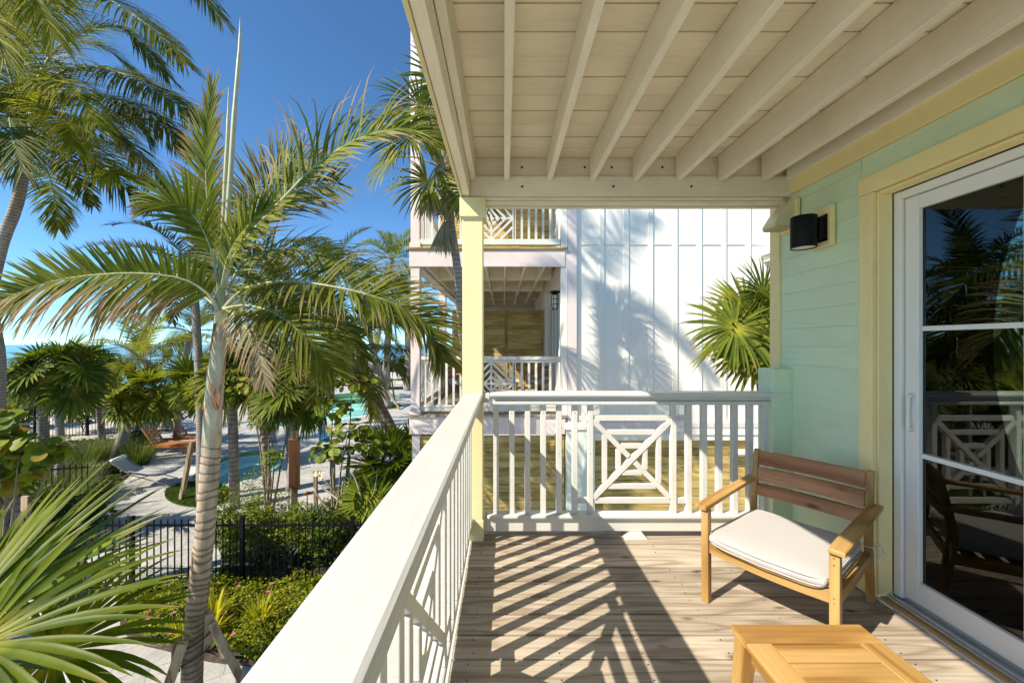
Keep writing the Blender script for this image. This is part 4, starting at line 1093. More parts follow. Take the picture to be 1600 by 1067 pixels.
def put(parent, pair, loc, rot, scale=1.0, label=None, name='frond'):
    o = link(name, pair[0], parent, loc, 0, label); o.rotation_euler = rot; o.scale = (scale,)*3
    if pair[1] is not None:
        c = bpy.data.objects.new('leaf_stalk', pair[1]); COL.objects.link(c); c.parent = o
    return o
def trunk(parent, pts, rad, m, n=14, N=26, name='trunk', rough=.03, seed=0):
    path = crom(pts, N); rg = random.Random(seed); rs = [interp(np.linspace(0, 1, len(rad)), rad, i/N)*(1+rg.uniform(-rough, rough)) for i in range(N+1)]
    return MB().tube(path, rs, n).build(name, m, parent, 0, True)
def ringed_trunk(parent, pts, rad, zlo, zhi, step=.075):
    """pale trunk with a real groove at every leaf scar; lc = (height blend, groove, smooth green top)"""
    N = 340; path = crom(pts, N); n = 24; V = []; LC = []; F = []; acc = 0; rg = random.Random(5); nxt = step
    for i, p in enumerate(path):
        t = i/N; r = interp(np.linspace(0, 1, len(rad)), rad, t)
        if i: acc += (path[i]-path[i-1]).length
        groove = 0
        if zlo < p.z < zhi and acc >= nxt: groove = 1; nxt = acc+step*rg.uniform(.75, 1.35)*(1.15 if p.z > -1.3 else .75)
        T = (path[min(i+1, N)]-path[max(i-1, 0)]).normalized(); a = T.cross(Vector((0, 1, 0))).normalized(); b = T.cross(a)
        for k in range(n):
            th = 2*math.pi*k/n; wob = 1+.018*math.sin(3*th+p.z*5)+.012*math.sin(7*th-p.z*9)
            rr_ = r*wob*(1-.035*groove)+(.0025*((acc-(nxt-step))/step) if zlo < p.z < zhi else 0)
            V.append(p+(a*math.cos(th)+b*math.sin(th))*rr_+Vector((0, 0, .016*math.sin(th+p.z*4)+.007*math.sin(2*th-p.z*7)+.004*math.sin(5*th+p.z*31))))
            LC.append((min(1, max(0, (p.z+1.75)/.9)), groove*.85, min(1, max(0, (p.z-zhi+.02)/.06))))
    for i in range(N):
        for k in range(n): F.append((i*n+k, i*n+(k+1) % n, (i+1)*n+(k+1) % n, (i+1)*n+k))
    o = org(parent); me = npmesh('trunk', [v-o for v in V], F, LC, M['ptrunk'], smooth=True); return link('trunk', me, parent)
GEN = {}
def generic(kind):
    """three shapes of feather frond for a kind of palm: upright, spreading, hanging"""
    if kind in GEN: return GEN[kind]
    cfg = {'coco': dict(m='palm_coco', st='stalk', L=.62, w=.030, n=84, droop=.75, brown=.05, lift=.05),
           'dark': dict(m='palm_dark', st='stalk', L=.55, w=.034, n=70, droop=.55, brown=.05, lift=.35),
           'yellow': dict(m='palm_yellow', st='stalk', L=.62, w=.028, n=80, droop=.6, brown=.05, lift=.15),
           'date': dict(m='palm_main', st='stalk', L=.55, w=.036, n=70, droop=.5, brown=.14, lift=.35)}[kind]
    out = []
    for j, (e0, bend) in enumerate(((78, 62), (52, 88), (25, 88), (-5, 62), (62, 100), (8, 85))):
        p = Vector((0, 0, 0)); pts = [p.copy()]; N = 9
        for i in range(N):
            e = R(e0-bend*((i+.5)/N)**1.25); p = p+Vector((math.cos(e), .04*math.sin(i*.6+j), math.sin(e)))*(1/N); pts.append(p.copy())
        V, F, LC, st = frond(pts, cfg['n'], cfg['L']*.36, cfg['w']*.36, cfg['droop'], (0, .12*(j % 3-1), 1) if e0 < 70 else (-1, 0, .3), j*11+3, 4, cfg['brown'], cfg['lift'], .14, 0, r0=.008, r1=.0015)
        out.append((npmesh('frond', V, F, LC, M[cfg['m']]), st.mesh('leaf_stalk', M[cfg['st']], True)))
    GEN[kind] = out; return out
def crown(parent, c, kind, size, n, seed, lo=-20, hi=80, az=None):
    rg = random.Random(seed); g = generic(kind)
    for i in range(n):
        a = (az[i % len(az)] if az else i*137.5)+rg.uniform(-12, 12); u = i/max(1, n-1)
        order = [0, 4, 1, 1, 2, 5, 2, 3] if hi > 40 else [1, 2, 5, 2, 3, 3]
        j = order[min(len(order)-1, int(u*len(order)))]
        put(parent, g[j], c, (rg.uniform(-.25, .25), rg.uniform(-.1, .1), R(a)), size*rg.uniform(.85, 1.1))
def leaf_cloud(parent, name, m, pts, size, seed, shape=4, upb=.6, brown=.03, kind=None, asp=.55, light=None, label=None):
    rs = np.random.RandomState(seed); pts = np.asarray(pts, dtype=np.float32); n = len(pts)
    d = rs.normal(size=(n, 3)); d[:, 2] *= .6; d /= np.linalg.norm(d, axis=1)[:, None]
    nn = rs.normal(size=(n, 3)); nn[:, 2] = np.abs(nn[:, 2])+upb*2; nn -= d*np.sum(nn*d, axis=1)[:, None]; nn /= np.linalg.norm(nn, axis=1)[:, None]
    w = np.cross(d, nn); sz = size*rs.uniform(.6, 1.25, n)[:, None]
    if shape == 4:
        vs = [pts-d*sz*.5, pts+w*sz*asp*.5+nn*sz*.10, pts+d*sz*.5-nn*sz*.08, pts-w*sz*asp*.5+nn*sz*.10]; ts = (0, .5, 1, .5)
    else:
        vs = []; ts = []
        for k in range(shape):
            a = 2*math.pi*k/shape; vs.append(pts+d*sz*.5*math.cos(a)+w*sz*.5*asp*math.sin(a)+nn*sz*.06*math.cos(2*a)); ts.append(.5+.5*math.cos(a))
    K = len(vs); V = np.stack(vs, 1).reshape(-1, 3); F = np.arange(n*K).reshape(n, K)
    g = rs.uniform(0, 1, n)
    b = (rs.uniform(0, 1, n) < brown).astype(float)
    LC = np.stack([np.repeat(b, K), np.repeat(g, K), np.tile(ts, n)], 1)
    o = org(parent); me = npmesh(name, V-np.array(o), F, LC, m); ob = link(name, me, parent, None, 0, label)
    if kind: ob['kind'] = kind
    return ob
def blob_pts(c, r, n, seed, clump=9, shell=.55):
    """points in lumpy clumps spread through an ellipsoid, with gaps"""
    rs = np.random.RandomState(seed); cc = rs.normal(size=(clump, 3)); cc /= np.linalg.norm(cc, axis=1)[:, None]; cc *= rs.uniform(.35, .85, clump)[:, None]; cc[:, 2] = np.abs(cc[:, 2])*1.1-.15
    idx = rs.randint(0, clump, n); q = rs.normal(size=(n, 3)); q /= np.linalg.norm(q, axis=1)[:, None]
    q *= (rs.uniform(shell, 1, n)**.7)[:, None]*rs.uniform(.28, .5, clump)[idx][:, None]
    return (cc[idx]+q)*np.array(r)+np.array(c)
def shrub(name, label, base, r, n, m, size, seed, shape=4, cat='shrub', grp=None, stems=6, clump=9, asp=.55, brown=.03):
    base = Vector(base); t = thing(name, label, cat, base, 0, grp); c = base+Vector((0, 0, r[2]*.75))
    leaf_cloud(t, 'foliage', M[m], blob_pts(c, r, n, seed, clump), size, seed, shape, asp=asp, brown=brown)
    rg = random.Random(seed); mb = MB()
    for i in range(stems):
        a = rg.uniform(0, 6.28); e = Vector((math.cos(a)*r[0]*.5, math.sin(a)*r[1]*.5, r[2]*rg.uniform(.7, 1.2)))
        mb.tube(crom([base, base+Vector((e.x*.3, e.y*.3, e.z*.5)), base+e], 6), [.018, .016, .014, .012, .010, .007, .004], 5)
    mb.build('stems', M['bark'], t, 0, True); return t
def grass_clump(parent, name, m, c, r, h, n, seed, w=.006, kind=None, spread=.8):
    rg = random.Random(seed); V, F, LC = [], [], []; o = org(parent)
    for i in range(n):
        a = rg.uniform(0, 6.283); rr_ = r*math.sqrt(rg.random()); p = Vector(c)+Vector((rr_*math.cos(a), rr_*math.sin(a), 0))-o
        ta = a+rg.uniform(-.6, .6); lean = rg.uniform(.15, spread); d = Vector((math.cos(ta)*lean, math.sin(ta)*lean, 1))
        strip_leaf(V, F, LC, p, d, Vector((math.cos(ta), math.sin(ta), .2)), h*rg.uniform(.6, 1.15), w, 5, rg.uniform(.6, 1.5), rg.random(), .05 if rg.random() > .2 else .5, prof=(1, 1, .9, .7, .4, .05))
    ob = link(name, npmesh(name, V, F, LC, m), parent)
    if kind: ob['kind'] = kind
    return ob
def fan_palm(name, label, base, crown_c, rad, size, n, kind='fan', seed=0, tm='trunk_fiber', lo=-40, hi=70, pet=.8, R_=.9, grp=None, tpts=None, faces=(), nn=32, droop=.55, cat='fan palm'):
    """faces = extra leaves given as (azimuth, pick) towards chosen sides"""
    base = Vector(base); c = Vector(crown_c); t = thing(name, label, cat, base, 0, grp); rg = random.Random(seed)
    if rad: trunk(t, tpts or [base, base.lerp(c, .5), c], [rad*1.1, rad, rad*.95], M[tm], 12, 18, rough=.07, seed=seed)
    el = [(70, -10), (45, -30), (20, -45), (0, -55), (-25, -45)]
    for i in range(n):
        u = i/max(1, n-1); k = min(4, int(u*5)); e, bt = el[k]
        pr = fan_mesh(kind+'_%g_%g_%g' % (pet, R_, droop), k, R_=R_, n=nn, pet=pet, elev=e, blade_tilt=bt, droop=droop)
        put(t, pr, c, (rg.uniform(-.55, .55), rg.uniform(-.28, .28), R(i*137.5+seed*40+rg.uniform(-25, 25))), size*rg.uniform(.7, 1.22))
    for az_, k in faces:
        e, bt = el[k]; pr = fan_mesh(kind+'_%g_%g_%g' % (pet, R_, droop), k, R_=R_, n=nn, pet=pet, elev=e, blade_tilt=bt, droop=droop)
        put(t, pr, c, (0, 0, R(az_)), size)
    return t
# ================================================================ the tall ringed palm in front
base = Vector((-3.66, 4.5, GZ))
mp_ = thing('ringed_palm', 'tall palm with pale ringed trunk and ragged brown-tipped fronds, braced by timber stakes', 'palm tree', base)
tp = [base, P(303, 1000, 4.5), P(318, 850, 4.5), P(329, 720, 4.5), P(333, 640, 4.5), P(340, 560, 4.5), P(344, 500, 4.5), P(345, 478, 4.5)]
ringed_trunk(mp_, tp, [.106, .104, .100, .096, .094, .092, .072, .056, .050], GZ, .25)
cs = MB(); cs.tube(crom([P(344, 490, 4.5), P(344, 465, 4.5), P(343, 440, 4.5), P(346, 410, 4.5), P(350, 370, 4.5)], 14), [.055]*3+[.056, .055, .052, .049, .047, .044, .042, .040, .037, .034, .031, .028], 12)
cs.build('crownshaft', M['crownshaft'], mp_, 0, True)
# dry sheath scraps on the trunk
sh = MB()
for (a, b, c_) in (((336, 505), (326, 560), 4.40), ((338, 640), (322, 575), 4.36), ((339, 640), (352, 560), 4.37)):
    p0 = P(*a, c_); p1 = P(*b, c_); sh.beam(p0, p1, .03, .008, (0, 1, 0), .004, .004)
sh.build('dry_sheath', M['cedar'], mp_)
def F_(pix, **k):
    pts = [P(a, b, c) for a, b, c in pix]; d = dict(pts=pts, n=70, L=.6, w=.034, droop=.8, up=(0, -1, .3), seed=1); d.update(k)
    frond_obj(mp_, M[d.pop('mat', 'palm_main')], M[d.pop('st', 'stalk_pale')], d)
# long arching frond reaching the left edge
F_([(341, 486, 4.45), (326, 460, 4.4), (285, 436, 4.3), (210, 427, 4.15), (120, 433, 4.0), (45, 450, 3.9), (-25, 487, 3.85)], n=110, L=.66, w=.034, droop=.42, up=(.05, -1, .35), seed=3, brown=.14, brown2=.72, lift=.35, sides=(1, -1), Lside=(.66, 1.35), stiff=(.25, 3.2), a0=76, a1=40, r0=.028, curl=.22, s0=.16)
# upright frond
F_([(343, 455, 4.55), (334, 390, 4.6), (324, 310, 4.6), (322, 230, 4.6), (331, 150, 4.55)], n=84, L=.52, w=.030, droop=.5, up=(0, -1, .15), seed=5, brown=.34, lift=.2, a0=52, a1=10, curl=.42, r0=.022, s0=.22, tipw=.7)
# big frond arching to the right, yellow green
F_([(350, 450, 4.5), (368, 395, 4.45), (432, 322, 4.35), (505, 250, 4.3), (585, 208, 4.3), (645, 205, 4.35), (680, 232, 4.4)], n=124, L=.80, w=.030, droop=1.1, up=(0, -1, .5), seed=8, brown=.28, brown2=.42, lift=.25, a0=56, a1=30, curl=.16, r0=.026, s0=.14, Lside=(.66, 1.12), stiff=(.4, 2.1), mat='palm_yellow' if False else 'palm_main')
# darker frond behind it, leaflets standing up
F_([(348, 450, 4.6), (366, 390, 4.8), (400, 330, 5.0), (455, 300, 5.2), (530, 285, 5.3)], n=62, L=.85, w=.030, droop=.15, up=(.0, -1, .2), seed=12, brown=.3, lift=.15, a0=70, a1=40, curl=.3, mat='palm_coco', r0=.02, s0=.22)
# lower right long frond
F_([(350, 482, 4.45), (382, 452, 4.3), (450, 440, 4.15), (540, 452, 4.05), (615, 475, 4.0), (668, 510, 4.0), (694, 565, 4.05)], n=112, L=.70, w=.028, droop=.9, up=(0, -.75, .8), seed=15, brown=.26, brown2=.4, lift=.3, a0=70, a1=32, curl=.15, r0=.026, mat='palm_coco', Lside=(.9, 1.05), s0=.15)
F_([(350, 482, 4.4), (385, 478, 4.2), (430, 490, 4.0), (480, 530, 3.9), (520, 580, 3.95)], n=80, L=.65, w=.027, droop=.9, up=(0, -.7, .8), seed=18, brown=.18, lift=.2, a0=66, a1=30, r0=.02, mat='palm_coco')
F_([(350, 480, 4.6), (400, 452, 5.0), (460, 455, 5.4), (530, 500, 5.7), (570, 560, 5.8)], n=64, L=.65, w=.036, droop=.8, up=(0, -.5, .9), seed=21, brown=.15, lift=.2, r0=.02, mat='palm_coco')
# upper left short fronds
F_([(341, 450, 4.5), (330, 390, 4.4), (305, 340, 4.3), (270, 318, 4.2), (236, 322, 4.15)], n=62, L=.50, w=.030, droop=.6, up=(0, -1, .5), seed=25, brown=.15, lift=.25, a0=60, a1=25, r0=.018, s0=.25)
F_([(346, 450, 4.4), (358, 400, 4.2), (385, 355, 4.05), (425, 320, 4.0)], n=46, L=.42, w=.034, droop=.5, up=(-.2, -1, .3), seed=27, brown=.15, lift=.3, a0=60, a1=28, r0=.018, s0=.2)
F_([(340, 470, 4.7), (300, 440, 5.1), (240, 420, 5.6), (190, 440, 6.0), (160, 480, 6.2)], n=60, L=.7, w=.038, droop=.9, up=(0, -.4, 1), seed=31, brown=.12, lift=.1, r0=.02, mat='palm_coco')
F_([(346, 465, 4.8), (352, 400, 5.3), (372, 350, 5.9), (400, 345, 6.4)], n=50, L=.6, w=.036, droop=.6, up=(0, -.6, .6), seed=33, brown=.12, r0=.02, mat='palm_coco')
F_([(352, 470, 4.6), (380, 410, 4.8), (440, 390, 5.0), (510, 400, 5.1), (575, 440, 5.2), (610, 500, 5.2)], n=90, L=.75, w=.028, droop=1.2, up=(0, -.6, .8), seed=35, brown=.25, lift=.15, curl=.15, mat='palm_main', r0=.02)
F_([(338, 478, 4.6), (300, 455, 4.9), (255, 470, 5.1), (225, 520, 5.2)], n=60, L=.55, w=.028, droop=1.2, up=(0, -.6, .8), seed=36, brown=.25, lift=.1, curl=.15, mat='palm_coco', r0=.016)
F_([(350, 482, 4.35), (375, 500, 4.2), (400, 540, 4.1), (415, 600, 4.1)], n=50, L=.42, w=.022, droop=1.4, up=(0, -1, .3), seed=37, brown=.9, lift=.05, curl=.2, mat='dead', r0=.014)
F_([(348, 440, 4.7), (362, 370, 4.9), (395, 300, 5.1), (445, 255, 5.2), (500, 250, 5.2)], n=56, L=.60, w=.024, droop=.3, up=(.2, -1, .2), seed=38, brown=.5, lift=.15, a0=70, a1=40, curl=.4, mat='palm_coco', r0=.016, s0=.3)
sp = MB(); sp.tube(crom([P(350, 420, 4.5), P(357, 320, 4.5), P(366, 180, 4.5), P(374, 80, 4.5), P(375, 28, 4.5)], 20), [.030]*2+[.028]*5+[.026]*4+[.022]*4+[.016]*2+[.012, .008, .005, .002], 8)
sp.tube(crom([P(346, 420, 4.5), P(351, 300, 4.5), P(356, 200, 4.5), P(357, 138, 4.5)], 14), [.022]*8+[.018]*3+[.012, .008, .005, .003], 8)
sp.build('spear_leaf', M['stalk_pale'], mp_, 0, True)
# frond-tip strings
# stakes bracing the trunk
br = thing('tree_brace', 'pale timber stakes strapped round the foot of the ringed palm', 'tree brace', base)
c0 = P(300, 1000, 4.5)
def stk(a, b, w=.09, h=.045, up=(0, 1, 0), nm='stake'): MB().beam(a, b, w, h, up).build(nm, M['oldwood'], br, .004)
cx_ = lambda z: interp([GZ, -1.9, -1.2], [base.x, P(303, 1000, 4.5).x, P(310, 920, 4.5).x], z)
zt_ = -1.62
for (ax, ay, z0, z1) in ((-.105, -.115, -2.32, -1.93), (.135, .045, -2.18, -1.76), (-.03, .13, -2.2, -1.6)):
    stk(Vector((cx_(z0)+ax, 4.5+ay, z0)), Vector((cx_(z1)+ax, 4.5+ay, z1)), .085, .038, (.63, -.776, 0), 'batten')
def low(pix, y_): q = P(*pix, y_); return Vector((q.x, y_, GZ))
stk(low((232, 1128), 4.25), P(286, 1003, 4.30), .10, .045, (.5, -.8, 0))
stk(low((408, 1125), 4.55), P(331, 972, 4.50), .075, .045, (.5, -.8, 0))
stk(Vector((-3.9, 5.4, GZ)), Vector((cx_(-1.9), 4.68, -1.8)), .085, .045)
for z in (-2.03, -2.20):
    ring = [(cx_(z)+.172*math.cos(a), 4.5+.172*math.sin(a), z+.06*math.cos(a)) for a in [2*math.pi*k/24 for k in range(25)]]
    vs = []
    for x, y, zz in ring: vs += [(x, y, zz-.013), (x, y, zz+.013)]
    MB().add(vs, [(2*i, 2*i+2, 2*i+3, 2*i+1) for i in range(24)]).build('strap', M['blackstrap'], br)

# ================================================================ coconut palm at the upper left
cb = Vector((-9.9, 8.0, GZ)); cc = P(44, 226, 8.0)
cp = thing('coconut_palm', 'large coconut palm at the upper left edge with a curved grey trunk and sweeping fronds', 'palm tree', cb)
trunk(cp, [Vector((-10.65, 8.2, GZ)), P(-6, 700, 8.1), P(-2, 570, 8.1), P(-14, 470, 8.1), P(2, 385, 8.05), P(26, 320, 8), P(38, 262, 8), cc], [.14, .115, .108, .105, .100, .098, .092, .09, .10], M['trunk_grey'], 16, 50, rough=.02, seed=2)
def C_(pix, par=None, **k):
    pts = [P(a, b, c) for a, b, c in pix]; d = dict(pts=pts, n=150, L=1.0, w=.030, droop=1.15, up=(0, -.5, .9), seed=1, brown=.04, lift=0, fold=.3, a0=62, a1=22, r0=.03, s0=.14); d.update(k)
    frond_obj(par or cp, M[d.pop('mat', 'palm_coco')], M[d.pop('st', 'stalk')], d)
C_([(46, 222, 8), (90, 160, 7.6), (160, 175, 7.2), (240, 230, 7.0), (300, 300, 6.9)][:0] or [(46, 222, 8), (70, 130, 7.7), (150, 105, 7.3), (240, 140, 7.0), (318, 195, 6.8)], seed=41, n=180)
C_([(46, 224, 8), (80, 165, 7.9), (150, 150, 7.7), (230, 180, 7.5), (296, 238, 7.4)], seed=42, n=180)
C_([(46, 226, 8), (90, 215, 7.6), (130, 235, 7.3), (165, 262, 7.2), (185, 275, 7.1)], seed=43, n=90, mat='palm_yellow')
C_([(48, 230, 8), (90, 215, 8.3), (140, 240, 8.6), (190, 290, 8.9), (228, 320, 9.0)], seed=44, n=90, mat='palm_dark')
C_([(48, 232, 8), (75, 228, 7.6), (100, 250, 7.4), (125, 285, 7.3), (145, 322, 7.2)], seed=45, n=70, L=.5, mat='palm_dark')
C_([(46, 222, 8), (60, 120, 8.2), (110, 60, 8.4), (190, 45, 8.6), (262, 120, 8.8)], seed=46, n=150)
C_([(44, 222, 8), (30, 100, 7.8), (60, 20, 7.5), (140, -10, 7.2), (230, 40, 7.0), (290, 100, 6.9)], seed=47, n=150)
C_([(42, 222, 8), (0, 140, 7.6), (-60, 110, 7.2), (-130, 150, 7)], seed=48)
C_([(42, 226, 8), (10, 210, 7.7), (-15, 240, 7.5), (-30, 300, 7.4)], seed=49, mat='palm_dark', n=80)
C_([(42, 222, 8), (10, 100, 8), (-20, 20, 8), (-90, -30, 8)], seed=50)
C_([(46, 222, 8), (60, 160, 7.4), (75, 130, 6.9), (110, 135, 6.5), (150, 195, 6.3)], seed=51, mat='palm_yellow', n=90)
C_([(44, 228, 8), (70, 205, 8.6), (130, 195, 9.2), (200, 220, 9.6), (235, 290, 9.8)], seed=52, mat='palm_dark', n=90)
C_([(44, 222, 8), (52, 150, 8.6), (90, 80, 9.2), (150, 70, 9.8), (210, 110, 10.2)], seed=53, n=90, mat='palm_dark')
C_([(42, 222, 8), (20, 190, 7.2), (15, 185, 6.6), (20, 215, 6.2), (35, 270, 6.0)], seed=54, n=80, mat='palm_dark')
for i in range(9):
    rg = random.Random(700+i); a = R(i*40+10); e = R(rg.uniform(0, 65)); L_ = rg.uniform(2.6, 3.4); d = Vector((math.cos(a)*math.cos(e), math.sin(a)*math.cos(e), math.sin(e)))
    q = [cc, cc+d*L_*.35, cc+d*L_*.65+Vector((0, 0, -.25)), cc+d*L_*.85+Vector((0, 0, -.75)), cc+d*L_*.95+Vector((0, 0, -1.3))]
    frond_obj(cp, M[('palm_coco', 'palm_dark', 'palm_yellow')[i % 3]], M['stalk'], dict(pts=q, n=100, L=.8, w=.03, droop=1.1, up=(0, 0, 1), seed=720+i, nsamp=60, brown=.05, lift=0, fold=.3, r0=.028, s0=.15))
cn = MB()
for dx, dz, dy in ((-.12, -.12, -.12), (.13, -.16, -.08), (0.02, -.2, -.15)):
    cn.tube([cc+Vector((dx, dy, dz+.09*math.sin(-math.pi/2+math.pi*k/6))) for k in range(7)], [.09*math.cos(-math.pi/2+math.pi*k/6)+.002 for k in range(7)], 10)
cn.build('coconut', M['stalk'], cp, 0, True)
# second coconut palm, its crown above and left of the frame
cp2 = thing('coconut_palm', 'coconut palm whose crown hangs in from above the top left corner, yellow-lit frond tips only', 'palm tree', (-9.5, 5.2, GZ))
trunk(cp2, [Vector((-9.5, 5.2, GZ)), Vector((-9.2, 5.6, 1)), Vector((-8.4, 5.9, 4.6)), P(-85, -60, 6.2)], [.17, .13, .12, .11], M['trunk_grey'], 14, 30)
for i, pix in enumerate(([(-85, -60, 6.2), (-20, -90, 5.9), (40, -30, 5.7), (85, 60, 5.6)], [(-85, -60, 6.2), (-30, -110, 5.6), (60, -110, 5.2), (150, -40, 5.0)], [(-85, -60, 6.2), (0, -150, 6.6), (140, -140, 7), (270, -60, 7.2), (345, 30, 7.3)], [(-85, -60, 6.2), (-60, -40, 5.8), (-20, 10, 5.6), (5, 90, 5.5)], [(-85, -60, 6.2), (-140, -80, 6.1), (-200, 20, 6.0)], [(-85, -60, 6.2), (-30, -130, 7.2), (70, -130, 8), (190, -30, 8.4)])):
    C_(pix, cp2, seed=60+i, mat='palm_yellow' if i in (0, 1, 3) else 'palm_coco', n=100)

# ================================================================ middle-distance palms
def pinnate(name, label, base, cc, rad, size, n, kind, seed, tm='trunk_grey', tpts=None, cat='palm tree', hi=80, grp=None, shaft=False, rough=.02):
    t = thing(name, label, cat, base, 0, grp); base = Vector(base); cc = Vector(cc)
    trunk(t, tpts or [base, base.lerp(cc, .5)+Vector((.05, 0, 0)), cc], rad, M[tm], 12, 30, rough=rough, seed=seed)
    if shaft: MB().tube(crom([cc+Vector((0, 0, -.75)), cc+Vector((0, 0, -.5)), cc, cc+Vector((0, 0, .2))], 8), [rad[-1]*1.05, rad[-1]*1.25, rad[-1]*1.2, rad[-1]*1.1, rad[-1], rad[-1]*.9, rad[-1]*.8, rad[-1]*.6, rad[-1]*.4], 12).build('crownshaft', M['crownshaft'], t, 0, True)
    crown(t, cc, kind, size, n, seed, hi=hi); return t
b = G(316, 786)
pinnate('feather_palm', 'dark feather palm on the grass oval, right behind the ringed palm', b, P(303, 440, 10.7), [.14, .11, .10, .095], 2.6, 17, 'dark', 71, shaft=True)
# leaning coconut in the centre
lb = Vector((-2.95, 10.2, GZ))
t = pinnate('leaning_palm', 'stout leaning coconut palm with a rough brown trunk, left of the neighbouring house', lb, P(535, 560, 10.0), [.20, .19, .17, .16, .19, .16], 3.1, 20, 'coco', 73, 'trunk_fiber', [lb+Vector((.35, 0, 0)), P(636, 725, 10.1), P(606, 662, 10.1), P(582, 622, 10.05), P(556, 588, 10), P(535, 558, 10)], hi=80, rough=.10)
b = G(277, 720)
pinnate('young_coconut_palm', 'young coconut palm with bright yellow-green feather fronds, in front of the sea', G(276, 690), P(222, 565, 15), [.14, .12, .11], 2.6, 18, 'yellow', 75, tpts=[G(276, 690), P(277, 600, 15.5), P(250, 580, 15.2), P(222, 562, 15)])
pinnate('feather_palm', 'tall feather palm beyond the pool whose dark spiky top rises right of the ringed palm', G(512, 640), P(520, 425, 24), [.2, .17, .16], 3.6, 17, 'dark', 77)
pinnate('feather_palm', 'small distant palm nearest the neighbouring house, with an upright pale top', G(607, 637), P(572, 505, 26), [.24, .19, .17, .16], 3.2, 14, 'date', 79, tpts=[G(607, 637), P(596, 590, 26.5), P(583, 545, 26), P(572, 505, 26)])
pinnate('far_palm', 'thick-trunked palm on the grass by the far pool end, against the pink corner post', G(639, 609), P(636, 470, 36), [.55, .36, .32, .30], 4.4, 16, 'date', 81)
pinnate('far_palm', 'slender far palm left of the beach sign', G(577, 606), P(580, 520, 36), [.26, .2, .18], 3.4, 12, 'yellow', 83)
pinnate('far_palm', 'far palm with a dark band of old leaf bases just behind the staked palm', G(603, 606), P(608, 500, 37), [.5, .40, .36, .25], 4.0, 14, 'dark', 85, tpts=[G(603, 607), P(604, 570, 37), P(608, 500, 37)])
pinnate('far_palm', 'far palm top showing over the lower right frond, left of the house corner', G(575, 610), P(612, 405, 34), [.25, .2, .2], 4.4, 16, 'date', 87)
pinnate('far_palm', 'distant dark palm behind the ringed palm trunk, left of its crown', G(405, 640), P(412, 470, 27), [.2, .17, .16], 3.6, 16, 'dark', 89)
pinnate('far_palm', 'distant palm seen low between the young coconut palm and the ringed trunk', G(255, 668), P(300, 520, 20), [.2, .17, .16], 2.8, 15, 'coco', 91)
pinnate('feather_palm', 'feather palm over the pool edge, hidden behind the lower right frond of the ringed palm', G(455, 720), P(440, 525, 15), [.16, .13, .12], 2.7, 16, 'coco', 93)
pinnate('feather_palm', 'dense green feather palm between the pool and the lower right frond of the ringed palm', G(455, 765), P(462, 505, 12.5), [.16, .13, .12], 2.7, 18, 'coco', 94)
pinnate('feather_palm', 'dark feather palm crown just right of the ringed palm crown, in front of the sky', G(425, 690), P(425, 440, 18), [.18, .15, .13], 3.2, 18, 'dark', 95)
# stakes of the far palm
t = thing('tree_brace', 'four thin timber props round the distant palm on the small grass patch by the pool', 'tree brace', G(603, 637))
for (a, bb) in (((575, 632), (590, 590)), ((625, 640), (592, 590)), ((617, 630), (612, 592)), ((598, 628), (611, 592))):
    g_ = G(*a); MB().beam(g_, P(bb[0], bb[1], 27), .10, .10).build('prop', M['oldwood'], t)

# ---- fan palms
bb = G(367, 792); c = P(362, 592, 10.4)
fan_palm('fan_palm', 'fan palm with a fibrous trunk on the grass oval, just right of the ringed trunk', bb, c, .115, .82, 20, 'bright', 3, pet=.7, R_=.8, faces=((-70, 3), (-110, 3), (-30, 3), (-90, 2)))
fan_palm('fan_palm', 'dark fan palm above the cedar box, its round leaf facing the balcony', (-5.3, 9.7, GZ), P(460, 622, 9.7), .07, .95, 16, 'fan', 5, pet=.6, R_=.75, faces=((-95, 3), (-100, 2), (-40, 3), (-150, 3)))
fan_palm('fan_palm', 'dark fan palm at the left with a thin grey trunk, standing in the grasses', G(95, 782), P(92, 585, 10.9), .105, .98, 20, 'fan', 7, pet=.7, R_=.8, tm='trunk_grey', faces=((-120, 3), (-60, 3), (-90, 2), (-20, 2)))
fan_palm('fan_palm', 'fan palm behind the left one, with a shaggy trunk on the sandy side', G(68, 715), P(66, 610, 14.5), .16, .9, 13, 'bright', 9, pet=.6, R_=.8)
b = G(178, 725)
fan_palm('fan_palm', 'fan palm on a slanting grey trunk beside the sling lounger', b, P(228, 618, 14), .17, 1.12, 16, 'bright', 11, pet=.7, R_=.8, tm='trunk_grey', tpts=[b, P(196, 672, 14.2), P(215, 630, 14), P(228, 615, 14)], faces=((-75, 3), (-40, 3), (-120, 3)))
fan_palm('fan_palm', 'dark broad fan palm low at the far left edge under the sea grape', (-9.3, 6.9+1.0, GZ), P(-25, 715, 8), .1, .9, 12, 'fan', 13, pet=.5, R_=.9)
fan_palm('fan_palm', 'fan palm clump filling the gap behind the young coconut palm', G(160, 690), P(150, 580, 16), .12, 1.1, 14, 'fan', 15, pet=.7, R_=.8)
fan_palm('fan_palm', 'fan palm right behind the ringed trunk on its left side, low over the wooden loungers', G(325, 735), P(318, 610, 13.2), .11, .95, 15, 'bright', 31, pet=.7, R_=.8)
fan_palm('fan_palm', 'fan palm standing by the near pool step, between the oval lawn and the cedar box', G(418, 770), P(408, 578, 11.5), .11, .95, 15, 'fan', 33, pet=.7, R_=.8, faces=((-80, 3), (-120, 2)))
